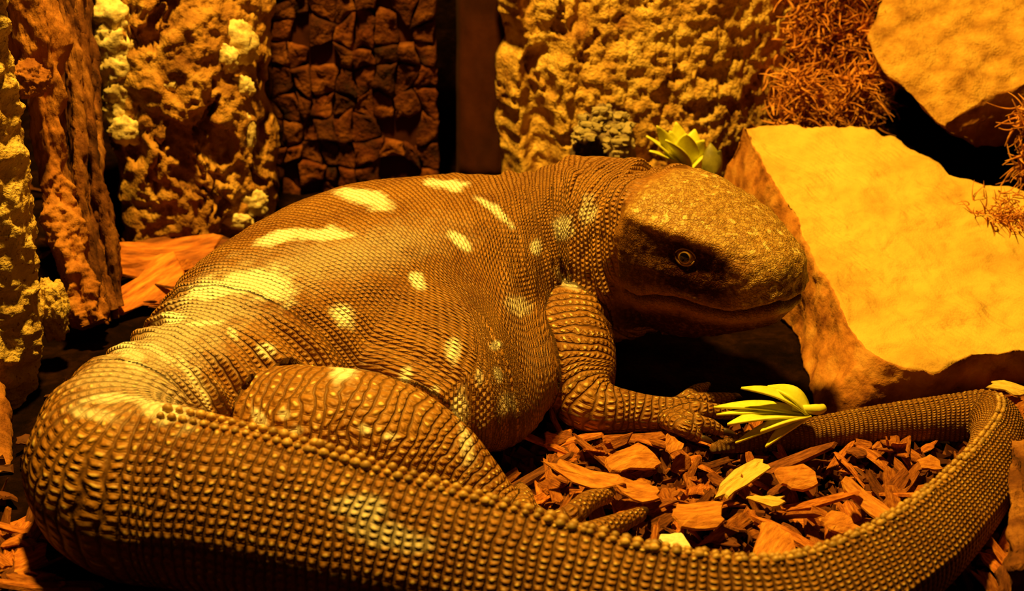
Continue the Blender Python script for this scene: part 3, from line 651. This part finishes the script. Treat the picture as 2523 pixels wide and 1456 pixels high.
c = mix_(nt, math_(nt, 'MULTIPLY', math_(nt, 'MULTIPLY', smooth_(nt, nC.outputs[0], .60, .68), crn), .75), c, (.80, .60, .24))
c = mix_(nt, math_(nt, 'MULTIPLY', math_(nt, 'MULTIPLY', smooth_(nt, nC.outputs[0], .42, .34), crn), .6), c, (.20, .085, .015))
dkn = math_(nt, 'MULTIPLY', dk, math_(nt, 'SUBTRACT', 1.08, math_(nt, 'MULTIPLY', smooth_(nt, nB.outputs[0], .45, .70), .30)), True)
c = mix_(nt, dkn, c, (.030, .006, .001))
L.new(math_(nt, 'MULTIPLY', math_(nt, 'SUBTRACT', 1.0, math_(nt, 'MULTIPLY', dk, .9)), .32), b.inputs['Specular IOR Level'])
L.new(c, b.inputs['Base Color']); b.inputs['Roughness'].default_value = .52; b.inputs['Specular IOR Level'].default_value = .42
hgt = math_(nt, 'SUBTRACT', math_(nt, 'MULTIPLY', bead, .8), math_(nt, 'MULTIPLY', gr, .7))
hgt = math_(nt, 'MULTIPLY', hgt, notHead)
hgt = math_(nt, 'SUBTRACT', hgt, math_(nt, 'MULTIPLY', math_(nt, 'MULTIPLY', pe, hw_), .22))
hgt = math_(nt, 'ADD', hgt, math_(nt, 'MULTIPLY', nB.outputs[0], .35))
bp = N(nt, 'ShaderNodeBump'); bp.inputs['Strength'].default_value = 1.0; bp.inputs['Distance'].default_value = .0011
L.new(hgt, bp.inputs['Height']); L.new(bp.outputs[0], b.inputs['Normal']); M['skin'] = m
body_me.materials.clear(); body_me.materials.append(m)
obj('body', body_me, None, liz)
print('LIZARD verts', NV)

# --- eye on each side
def simple(name, col, rough, spec=.5):
    m, nt, b = nodes(name); b.inputs['Base Color'].default_value = (*col, 1); b.inputs['Roughness'].default_value = rough; b.inputs['Specular IOR Level'].default_value = spec; return m
m, nt, b = nodes('lizard_eye'); L = nt.links
tc = N(nt, 'ShaderNodeTexCoord'); sx = N(nt, 'ShaderNodeSeparateXYZ'); L.new(tc.outputs['Object'], sx.inputs[0])
rad = math_(nt, 'SQRT', math_(nt, 'ADD', math_(nt, 'POWER', sx.outputs[0], 2.0), math_(nt, 'POWER', sx.outputs[1], 2.0)))
R_EYE = .0068
c = mix_(nt, smooth_(nt, rad, R_EYE * .40, R_EYE * .46), (.004, .002, .001), (.40, .22, .05))
c = mix_(nt, smooth_(nt, rad, R_EYE * .50, R_EYE * .56), c, (.16, .06, .012))
c = mix_(nt, smooth_(nt, rad, R_EYE * .80, R_EYE * .9), c, (.03, .012, .003))
L.new(c, b.inputs['Base Color']); b.inputs['Roughness'].default_value = .12; b.inputs['Specular IOR Level'].default_value = .6
M['eye'] = m
M['lid'] = simple('pale_eyelid', (.34, .19, .065), .5)
h, n = hit(bvl, 1690, 632)
le = np.array(h) - hb; ex, ez = le @ hx, le @ hz
for sgn in (-1, 1):
    if sgn == -1: p, nn = Vector(h), Vector(n)
    else:
        r = bvl.ray_cast(Vector(hb + hx * ex + hz * ez + hy * .08), Vector(-hy)); p, nn = r[0], r[1]
    nn = (nn * .3 + Vector(hy * sgn) * .8 + Vector(hz) * .12 + Vector(hx) * .12).normalized()
    bm = bmesh.new(); bmesh.ops.create_uvsphere(bm, u_segments=32, v_segments=24, radius=R_EYE); me = bpy.data.meshes.new('eye'); bm.to_mesh(me); bm.free()
    me.polygons.foreach_set('use_smooth', [True] * len(me.polygons))
    up = Vector(hz); xa = up.cross(nn).normalized(); ya = nn.cross(xa)
    mt = Matrix((xa, ya, nn)).transposed().to_4x4(); mt.translation = p - nn * R_EYE * .52
    eo = obj('eye', me, M['eye'], liz); eo.matrix_world = mt
    for nm, a0, a1, rr in (('upper_eyelid', 10, 170, .0008), ('lower_eyelid', 190, 350, .0009)):
        pts = []
        for k in range(17):
            a = math.radians(a0 + (a1 - a0) * k / 16); th = math.radians(50 if nm[0] == 'u' else 46)
            q = Vector((math.sin(th) * math.cos(a) * 1.12, math.sin(th) * math.sin(a) * .86, math.cos(th))) * R_EYE * 1.03
            pts.append(np.array(q))
        me = tube(pts, [rr * (.35 + .65 * math.sin(math.pi * k / 16)) for k in range(17)], 10, nm, sub=2)
        lo = obj(nm, me, M['lid'], eo)

# --- claws and dorsal crest scales
def cone_mesh():
    V = []; F = []; n = 8; pts = [(0, 0, 1.0), (.35, .02, .9), (.7, -.06, .6), (1, -.28, .12)]
    for x, z, r in pts:
        for k in range(n):
            a = 2 * math.pi * k / n; V.append((x, r * .28 * math.cos(a), z + r * .34 * math.sin(a)))
    for i in range(3):
        for k in range(n): F.append((i * n + k, i * n + (k + 1) % n, (i + 1) * n + (k + 1) % n, (i + 1) * n + k))
    F += [tuple(range(n))[::-1], tuple(range(3 * n, 4 * n))]
    return mkmesh('claw', V, F)
cl = cone_mesh()
for p in parts:
    if p['kind'] != 'digit': continue
    o = obj('claw', cl, M['claw'], liz); T = Vector(p['T'][-1]); T.z = -.1; T.normalize(); yv = Vector((0, 0, 1)).cross(T).normalized()
    mt = Matrix((T, yv, T.cross(yv))).transposed().to_4x4(); mt.translation = Vector(p['C'][-1]); r = p['b'][-1]
    o.matrix_world = mt @ Matrix.Diagonal((.010, r * 2.4, r * 2.4, 1))
bm = bmesh.new(); bmesh.ops.create_icosphere(bm, subdivisions=1, radius=1); cs = bpy.data.meshes.new('crest_scale'); bm.to_mesh(cs); bm.free()
cs.polygons.foreach_set('use_smooth', [True] * len(cs.polygons))
M['crest'] = rough_mat('crest_scale', [(.24, .11, .02), (.42, .23, .05), (.62, .40, .12)], 1.2, bump=.2, bd=.0003, rough=.45, spec=.45, rand=.3)
rows_vis = 0; r0 = int(np.interp(s_tail + .07, ssamp, rowc)); r1 = int(np.interp(s_end - .16, ssamp, rowc))
for r in range(r0, r1):
    s = np.interp(r + .5, rowc, ssamp); i = int(np.clip(np.searchsorted(sp['s'], s), 0, len(sp['s']) - 1))
    C, T, Sd, U, a, bb = [sp[k][i] for k in ('C', 'T', 'S', 'U', 'a', 'b')]
    for sg in (-1, 1):
        th = .14
        orig = Vector(C + U * bb * 1.8 + Sd * sg * a * .085)
        hr = bvl.ray_cast(orig, Vector(-U))
        if hr[0] is None: continue
        w_ = np.interp(s, ssamp, spc); g = .42 * (1 + .25 * random.uniform(-1, 1))
        if rows_vis >= 290: break
        o = obj('crest_scale', cs, M['crest'], liz); rows_vis += 1
        mt = Matrix((Vector(T), Vector(Sd), Vector(U))).transposed().to_4x4(); mt.translation = hr[0] + Vector(U) * w_ * .12
        jz = random.uniform(.75, 1.2); o.matrix_world = mt @ Matrix.Diagonal((w_ * .52 * jz, w_ * .46 * jz, w_ * .50 * jz, 1))

# ================================================================ BARK CHIPS
def chip_mesh(seed, elong=1.0, th=.08, npt=13, bend=.15):
    r = random.Random(seed); pts = []; w_ = 1 / elong ** .35; sh = r.uniform(-.35, .35); tp = r.uniform(.55, 1.0)
    m4 = max(2, npt // 4)
    for (x0, y0), (x1, y1), jit in (((-1, -1), (1, -1), .10), ((1, -1), (1, 1), .22), ((1, 1), (-1, 1), .10), ((-1, 1), (-1, -1), .22)):
        for k in range(m4):
            f = (k + r.uniform(.0, .35)) / m4; x = x0 + (x1 - x0) * f; y = y0 + (y1 - y0) * f
            x += r.uniform(-jit, jit) * (1 if abs(x) > .9 else .3); y += r.uniform(-jit, jit) * (1 if abs(y) > .9 else .3)
            if abs(x) > .8 and abs(y) > .8: x *= r.uniform(.75, 1); y *= r.uniform(.6, 1)
            y *= tp if x < 0 else 1.0
            pts.append(((x + sh * y * w_) * elong * .85, y * w_ * .8))
    npt = len(pts)
    V = []; F = []; k1, k2 = r.uniform(-1, 1), r.uniform(-1, 1)
    zf = lambda x, y: bend * (k1 * x * x / elong + k2 * y * y) + r.uniform(-.03, .03)
    for sgn, sc in ((1, .0), (1, .6), (1, .95), (-1, 1.0), (-1, .0)):
        if sc == 0: V.append((0, 0, sgn * th + (.04 if sgn > 0 else 0))); continue
        for x, y in pts: V.append((x * sc, y * sc, zf(x * sc, y * sc) + sgn * th * (1 if sc < .9 else .75)))
    n = npt
    for k in range(n):
        j = (k + 1) % n
        F.append((0, 1 + k, 1 + j)); F.append((1 + k, 1 + n + k, 1 + n + j, 1 + j)); F.append((1 + n + k, 1 + 2 * n + k, 1 + 2 * n + j, 1 + n + j)); F.append((1 + 3 * n, 1 + 2 * n + j, 1 + 2 * n + k))
    return mkmesh('chip', V, F, smooth=False)
def variants(mat, spec):
    out = []
    for s, el, th, npt, bd in spec:
        me = chip_mesh(s, el, th, npt, bd); me.materials.append(mat); out.append(me)
    return out
spec = [(k, 1.0 + .45 * (k % 3), .07 + .03 * (k % 2), 11 + k % 4, .34) for k in range(12)]
spl = [(40 + k, 2.8 + .7 * (k % 3), .14, 10, .14) for k in range(6)]
chips = variants(M['chip'], spec) ; chips_d = variants(M['chip_dark'], [(a + 100, b_, c_, d_, e_) for a, b_, c_, d_, e_ in spec[:6]]); splin = variants(M['chip'], spl) + variants(M['chip_dark'], [(a + 60, b_, c_, d_, e_) for a, b_, c_, d_, e_ in spl[:3]])
def put(me, loc, size, rot, name='bark_chip', label='reddish brown bark chip in the litter around the lizard', cat='bark chip', group='loose bark chips on the ground', parent=None):
    o = obj(name, me, None, parent, label, cat, group, loc=tuple(loc)); o.rotation_euler = rot; o.scale = (size, size, size); return o
def clear_of_lizard(p, r):
    q = bvl.find_nearest(Vector(p)); return q[3] > r and not (bvl.ray_cast(Vector((p[0], p[1], p[2])), Vector((0, 0, 1)))[0] is not None)
zones = [((1330, 1180), (1700, 1400), 24, 'between the hind toes and the tail'), ((1180, 1075), (1760, 1300), 70, 'in the litter below the front foot'), ((1700, 1075), (2440, 1400), 100, 'in the litter inside the tail coil'), ((1250, 1040), (2000, 1120), 20, 'beside the front foot'),
         ((-20, 1290), (560, 1456), 40, 'in the bottom left corner under the tail'), ((2360, 1330), (2523, 1456), 10, 'outside the tail at bottom right'), ((2400, 935), (2560, 1060), 12, 'beside the tail bend at the right edge'),
         ((320, 590), (620, 760), 14, 'behind the hip under the bark'), ((1990, 1050), (2330, 1120), 12, 'along the thin end of the tail')]
cnt = 0
for (x0, y0), (x1, y1), n, where in zones:
    k = t = 0
    while k < n and t < n * 12:
        t += 1
        z = random.uniform(.001, .010); p = W(random.uniform(x0, x1), random.uniform(y0, y1), Z=z); s = random.choice((.004, .005, .006, .007, .0085))
        if not clear_of_lizard(p, s * .75): continue
        k += 1; cnt += 1
        u_ = random.random(); pool, nm, look = (chips, 'bark_chip', 'small flat orange bark chip') if u_ < .56 else ((splin, 'bark_splinter', 'narrow reddish bark splinter') if u_ < .82 else (chips_d, 'bark_chip', 'small dark brown bark chip'))
        tilt = .5 if s < .0065 else .36
        put(random.choice(pool), p, s * random.uniform(.85, 1.2), (random.gauss(0, tilt), random.gauss(0, tilt), random.uniform(0, 6.28)), nm, look + ' ' + where, 'bark chip', look + 's ' + where)
print('CHIPS', cnt)
# fine crumbs and splinters: uncountable
CV, CF = [], []
base = [(-1, -.5, -.3), (1, -.35, -.3), (.9, .5, -.3), (-.8, .4, -.3), (-.8, -.4, .3), (.9, -.3, .25), (.7, .4, .3), (-.9, .3, .2)]
bf = [(0, 3, 2, 1), (4, 5, 6, 7), (0, 1, 5, 4), (1, 2, 6, 5), (2, 3, 7, 6), (3, 0, 4, 7)]
for k in range(2600):
    x, y = random.uniform(-.42, .42), random.uniform(.42, 1.08)
    if k < 1400: p = W(random.uniform(1150, 2480), random.uniform(1060, 1430), Z=0); x, y = p[0], p[1]
    if x > .285 or (x < -.24 and y > .74): continue
    if k >= 1400 and y > .69 and -.25 < x < .30: continue
    s = random.uniform(.0015, .0045); el = random.choice((.4, .6, 1.4)); mt = Matrix.Rotation(random.uniform(0, 6.3), 3, 'Z') @ Matrix.Rotation(random.gauss(0, .5), 3, 'X') @ Matrix.Rotation(random.gauss(0, .4), 3, 'Y')
    o_ = len(CV)
    for v in base: CV.append(tuple(mt @ Vector((v[0] * s * (1 + el), v[1] * s, v[2] * s)) + Vector((x, y, random.uniform(-.002, .004)))))
    CF += [tuple(i + o_ for i in f) for f in bf]
cvt = [np.array([v.co[:] for v in m_.vertices]) for m_ in chips_d[:4]]; cft = [[tuple(p.vertices) for p in m_.polygons] for m_ in chips_d[:4]]
for k in range(520):
    x, y = random.uniform(-.46, .46), random.uniform(.36, 1.1)
    if (y > .66 and -.23 < x < .5) or not clear_of_lizard((x, y, .004), .006) or (x > .27 and y < .66) or (x < -.22 and .70 < y < .80): continue
    q = k % 4; sc_ = random.uniform(.004, .008); mt = np.array(Matrix.Rotation(random.uniform(0, 6.3), 3, 'Z') @ Matrix.Rotation(random.gauss(0, .4), 3, 'X')) * sc_
    o_ = len(CV); CV += [tuple(v) for v in cvt[q] @ mt.T + np.array([x, y, random.uniform(.0, .005)])]; CF += [tuple(i + o_ for i in f) for f in cft[q]]
obj('bark_crumbs', mkmesh('bark_crumbs', CV, CF, smooth=False), M['chip_dark'], label='fine dark bark crumbs covering the ground', cat='bark litter', kind='stuff')
# distinctive chips
def special(px, py, z, size, el, seed, mat, yaw, tilt, label, th=.10):
    me = chip_mesh(seed, el, th * .8, 16, .3); me.materials.append(mat)
    put(me, W(px, py, Z=z), size, (tilt[0], tilt[1], yaw), label=label, group=None)
special(1665, 1335, .016, 0.0072, 1.05, 203, M['chip_white'], .2, (.25, 0), 'pale cream wood chip, the brightest on the ground')
special(1835, 1172, .016, 0.0096, 2.4, 212, M['chip_yellow'], .75, (.15, -.12), 'long yellow wood splinter lying aslant among the chips')
special(1888, 1232, .017, 0.0061, 1.7, 221, M['chip_yellow'], -.15, (.2, 0), 'small blocky yellow chip near the long yellow splinter')
special(1565, 1125, .017, 0.0133, 1.25, 230, M['chip_bright'], .5, (.3, .1), 'broad flat orange chip below the front foot', .07)
special(1655, 1095, .020, 0.0070, 1.0, 238, M['chip_bright'], 1.1, (.35, -.1), 'rounded orange chip just beyond the front foot', .08)
special(1440, 1175, .019, 0.0104, 2.1, 246, M['chip_bright'], -.45, (.3, .1), 'curved long orange chip arching over a dark hollow', .08)
special(1570, 1212, .017, 0.0096, 1.3, 255, M['chip_bright'], -.2, (.3, .05), 'thick orange chip between the hind toes and front foot', .09)
special(1720, 1268, .018, 0.0116, 1.35, 261, M['chip_bright'], .3, (.25, .1), 'large smooth orange chip behind the pale cream chip', .07)
special(1905, 1335, .014, 0.0139, 1.15, 272, M['chip_bright'], 1.0, (.2, -.05), 'largest orange chip leaning against the tail crest', .08)
special(2060, 1295, .016, 0.0104, 1.0, 281, M['chip_bright'], .6, (.3, .15), 'squarish tan chip near the rising part of the tail', .08)
special(2290, 1140, .016, 0.0070, 1.0, 290, M['chip_bright'], .2, (.3, 0), 'red round chip touching the inner side of the tail bend', .12)
special(1960, 1175, .017, 0.0110, 1.2, 297, M['chip_bright'], .3, (.3, .1), 'crumpled orange chip right of the long yellow splinter', .10)
special(2140, 1240, .018, 0.0093, 2.2, 305, M['chip_bright'], -.9, (.2, .2), 'split orange splinter standing up near the tan chip', .12)
special(405, 640, .012, .0300, 1.7, 312, M['chip'], .5, (.5, .1), 'large red flake of bark behind the lizard hip', .05)
special(370, 700, .010, .0260, 1.5, 318, M['chip'], .9, (.5, -.2), 'torn red bark flake at the foot of the splintered log', .05)
special(440, 610, .010, .0260, 1.9, 323, M['chip_dark'], .2, (.4, 0), 'dark red bark strip lying under the beige bark', .06)
special(2490, 952, .016, .0075, 1.8, 330, M['chip_yellow'], -.4, (.3, .1), 'dull yellow chip beside the top of the tail bend')

# ================================================================ PLANTS, MOSS, CRUSTED DOME
def blade(base_, tip, width, bend, th=.0006, n=12, name='leaflet'):
    base_ = np.array(base_); tip = np.array(tip); ax = tip - base_; l = np.linalg.norm(ax); ax /= l
    sd = np.cross(ax, [0, 0, 1.0]) if abs(ax[2]) < .8 else np.cross(ax, [0, 1.0, 0]); sd /= np.linalg.norm(sd); up = np.cross(sd, ax); V = []; F = []
    for i in range(n + 1):
        t = i / n; w_ = width * max(.05, math.sin(math.pi * min(1, .12 + t * .88) ** .85) ** .8); c = base_ + ax * l * t + up * bend * math.sin(math.pi * t)
        for y, z in ((-1, .15), (-.5, .05), (0, -.10), (.5, .05), (1, .15)):
            V.append(c + sd * w_ * y + up * (w_ * z + th))
        for y, z in ((-1, .15), (-.5, .05), (0, -.10), (.5, .05), (1, .15)):
            V.append(c + sd * w_ * y + up * (w_ * z - th))
    for i in range(n):
        o = i * 10
        for k in range(4): F.append((o + k, o + k + 1, o + 11 + k, o + 10 + k)); F.append((o + 5 + k, o + 15 + k, o + 16 + k, o + 6 + k))
        F.append((o, o + 10, o + 15, o + 5)); F.append((o + 4, o + 9, o + 19, o + 14))
    F += [(0, 5, 6, 1), (1, 6, 7, 2), (2, 7, 8, 3), (3, 8, 9, 4)]; o = n * 10; F += [(o + k, o + k + 1, o + k + 6, o + k + 5) for k in range(4)]
    me = mkmesh(name, V, F); fixnormals(me); return me
def sprig(basept, tips, label, stem_end, mat):
    b0 = np.array(basept); r = obj('leaf_sprig', None, None, None, label, 'leaf', loc=tuple(b0))
    for tip, w_, bend in tips:
        obj('leaflet', blade(np.zeros(3), np.array(tip) - b0, w_ * 1.35, bend), mat, r)
    obj('stem', tube([np.array(stem_end) - b0, .5 * (np.array(stem_end) - b0) + np.array([0, 0, .001]), (tips[0][0] - b0) * .25], [.0022, .0030, .0016], 10, 'stem', sub=4), mat, r)
bs = W(1992, 1022, Z=.028)
sprig(bs, [(W(1826, 956, Z=.044), .0042, .004), (W(1890, 952, Z=.040), .0050, .005), (W(1758, 1004, Z=.030), .0036, .003), (W(1765, 1022, Z=.028), .0022, .002), (W(1792, 1046, Z=.026), .0046, .003), (W(1874, 1064, Z=.024), .0042, .003), (W(1812, 1092, Z=.016), .0032, .002), (W(1886, 1102, Z=.016), .0028, .002)],
      'yellow-green fan of leaflets lying beside the front foot', W(2030, 1004, Z=.030), M['leaf'])
b2_ = W(1690, 425, .93)
sprig(b2_, [(W(1618, 310, .925), .0045, .003), (W(1592, 335, .93), .0040, .002), (W(1650, 322, .935), .0060, .002), (W(1690, 330, .925), .0075, .003), (W(1735, 345, .93), .0070, .003), (W(1748, 372, .935), .0055, .002), (W(1600, 372, .92), .0050, .002), (W(1665, 300, .94), .0065, .001), (W(1712, 318, .94), .0070, -.002), (W(1640, 345, .915), .0060, .003)],
      'bright green upright leaves rising behind the lizard head', W(1690, 470, .93), M['leaf'])
b3_ = W(1755, 430, .915)
sprig(b3_, [(W(1750, 352, .925), .0050, -.002), (W(1775, 370, .92), .0040, .002), (W(1735, 390, .92), .0040, .002)], 'dark olive leaf between the green leaves and the yellow slab', W(1760, 470, .915), M['leaf_dark'])
# crusted dome: hollow shell, low arch opening, pale flakes
dc = W(1485, 395, .955); dome = obj('crusted_dome', None, label='grey dome crusted with pale flakes behind the lizard neck', cat='ornament', loc=(dc[0], dc[1], 0))
hz_ = dc[2]; DX, DY, DZ = .030, .026, W(1485, 268, .955)[2] - 0.0
u, v = np.meshgrid(np.linspace(0, 2 * np.pi, 64, endpoint=False), np.linspace(.02, 1, 30)); u = u.ravel(); v = v.ravel()
th = v * np.pi / 2; dv = np.stack([np.sin(th) ** .8 * np.cos(u), np.sin(th) ** .8 * np.sin(u), np.cos(th)], 1)
rr = 1 + .10 * fbm(dv * 3, 3); Vd = dv * rr[:, None] * np.array([DX, DY, DZ])
i = np.arange(29 * 64).reshape(29, 64); j = np.roll(i, -1, 1)
arch = lambda q: (q[:, 1].mean() < 0) and (((q[:, 0].mean() + .010) / .012) ** 2 + ((q[:, 2].mean() - (hz_ + .011)) / .010) ** 2 < 1)
Fd = [f for f in np.stack([i.ravel(), (i + 64).ravel(), (j + 64).ravel(), j.ravel()], 1).tolist() if not arch(Vd[f])]
M['dome'] = rough_mat('grey_shell', [(.10, .06, .03), (.20, .13, .07), (.32, .22, .13)], 120, bump=.8, bd=.002, rough=.6)
ds = obj('shell', mkmesh('shell', Vd, Fd), M['dome'], dome); sm = ds.modifiers.new('thick', 'SOLIDIFY'); sm.thickness = .003
bvd = bvh_of(ds); k = 0
for t_ in range(400):
    r = bvd.ray_cast(Vector((-dome.location.x, -dome.location.y, CAM_H)), Vector(ray(random.uniform(1385, 1600), random.uniform(262, 412))).normalized())
    if r[0] is None or k >= 130: continue
    if r[1].y > 0: r = (r[0], -r[1])
    k += 1; o = obj('pale_flake', random.choice(chips), None, dome, loc=tuple(r[0] + r[1] * .0006)); o.scale = (.0030 * random.uniform(.5, 1.3),) * 2 + (.008,)
    o.rotation_euler = (r[1] + Vector((random.gauss(0, .3), random.gauss(0, .3), .2))).to_track_quat('Z', 'Y').to_euler()
    o.material_slots[0].link = 'OBJECT'; o.material_slots[0].material = M['crust']
# moss: curly fibres
def moss(name, centers, n, mat, label, seed, L_=.024, rad=.0010):
    r = random.Random(seed); V = []; F = []
    for k in range(n):
        c, e_ = r.choice(centers); p = np.array(c) + np.array([r.gauss(0, 1) * e_[0], r.gauss(0, 1) * e_[1], r.gauss(0, 1) * e_[2]])
        d = np.array([r.gauss(0, 1), r.gauss(-.35, .7), r.gauss(-.1, 1)]); d /= np.linalg.norm(d); cur = np.array([r.gauss(0, 1), r.gauss(0, 1), r.gauss(0, 1)]) * .38
        m_ = 7; o = len(V); st = L_ * r.uniform(.5, 1.2) / m_; rd = rad * r.uniform(.7, 1.5)
        for i in range(m_ + 1):
            s1 = np.cross(d, [.3, .2, .9]); s1 /= np.linalg.norm(s1); s2 = np.cross(d, s1); w_ = rd * (1 - .75 * i / m_)
            for a in (0, 2.09, 4.19): V.append(p + w_ * (math.cos(a) * s1 + math.sin(a) * s2))
            p = p + d * st; d = d + cur * .7; d /= np.linalg.norm(d)
        for i in range(m_):
            for a in range(3): F.append((o + i * 3 + a, o + i * 3 + (a + 1) % 3, o + i * 3 + 3 + (a + 1) % 3, o + i * 3 + 3 + a))
    return obj(name, mkmesh(name, V, F), mat, label=label, cat='moss', kind='stuff')
cs_ = [(W(px, py, 1.045), (.011, .008, .011)) for px, py in ((2000, 0), (2060, -20), (2020, 60), (2080, 70), (1995, 120), (2060, 140), (2110, 170), (1985, 190), (2040, 220), (2090, 240), (2005, 265), (2110, 60), (2120, 255), (2030, -60), (2100, -60))]
cs_ += [(W(px, py, 1.0), (.007, .004, .007)) for px, py in ((2105, 250), (2130, 205), (1965, 215), (2110, 290), (2000, 280), (1960, 280), (2040, 285))]
moss('moss_clump', cs_, 2600, M['moss'], 'rusty curly moss hanging between the cork slab and the boulder', 3)
moss('moss_tuft', [(WP(px, py, sp0, sn), (.010, .007, .0016)) for px, py in ((2490, 500), (2520, 530), (2470, 530))], 260, M['moss'], 'flat tuft of rusty moss lying on the yellow slab', 5, .014, .0006)
moss('moss_tuft', [(W(px, py, .90), (.004, .004, .008)) for px, py in ((2535, 300), (2535, 380), (2540, 440))], 200, M['moss'], 'rusty moss strands at the right edge below the boulder', 6, .02)
lump('wood_stump', W(2030, 130, 1.10), (.030, .014, .09), 2.2, .3, 2, M['wood'], None, 4, label='dark wood stump behind the curly moss', cat='stump')
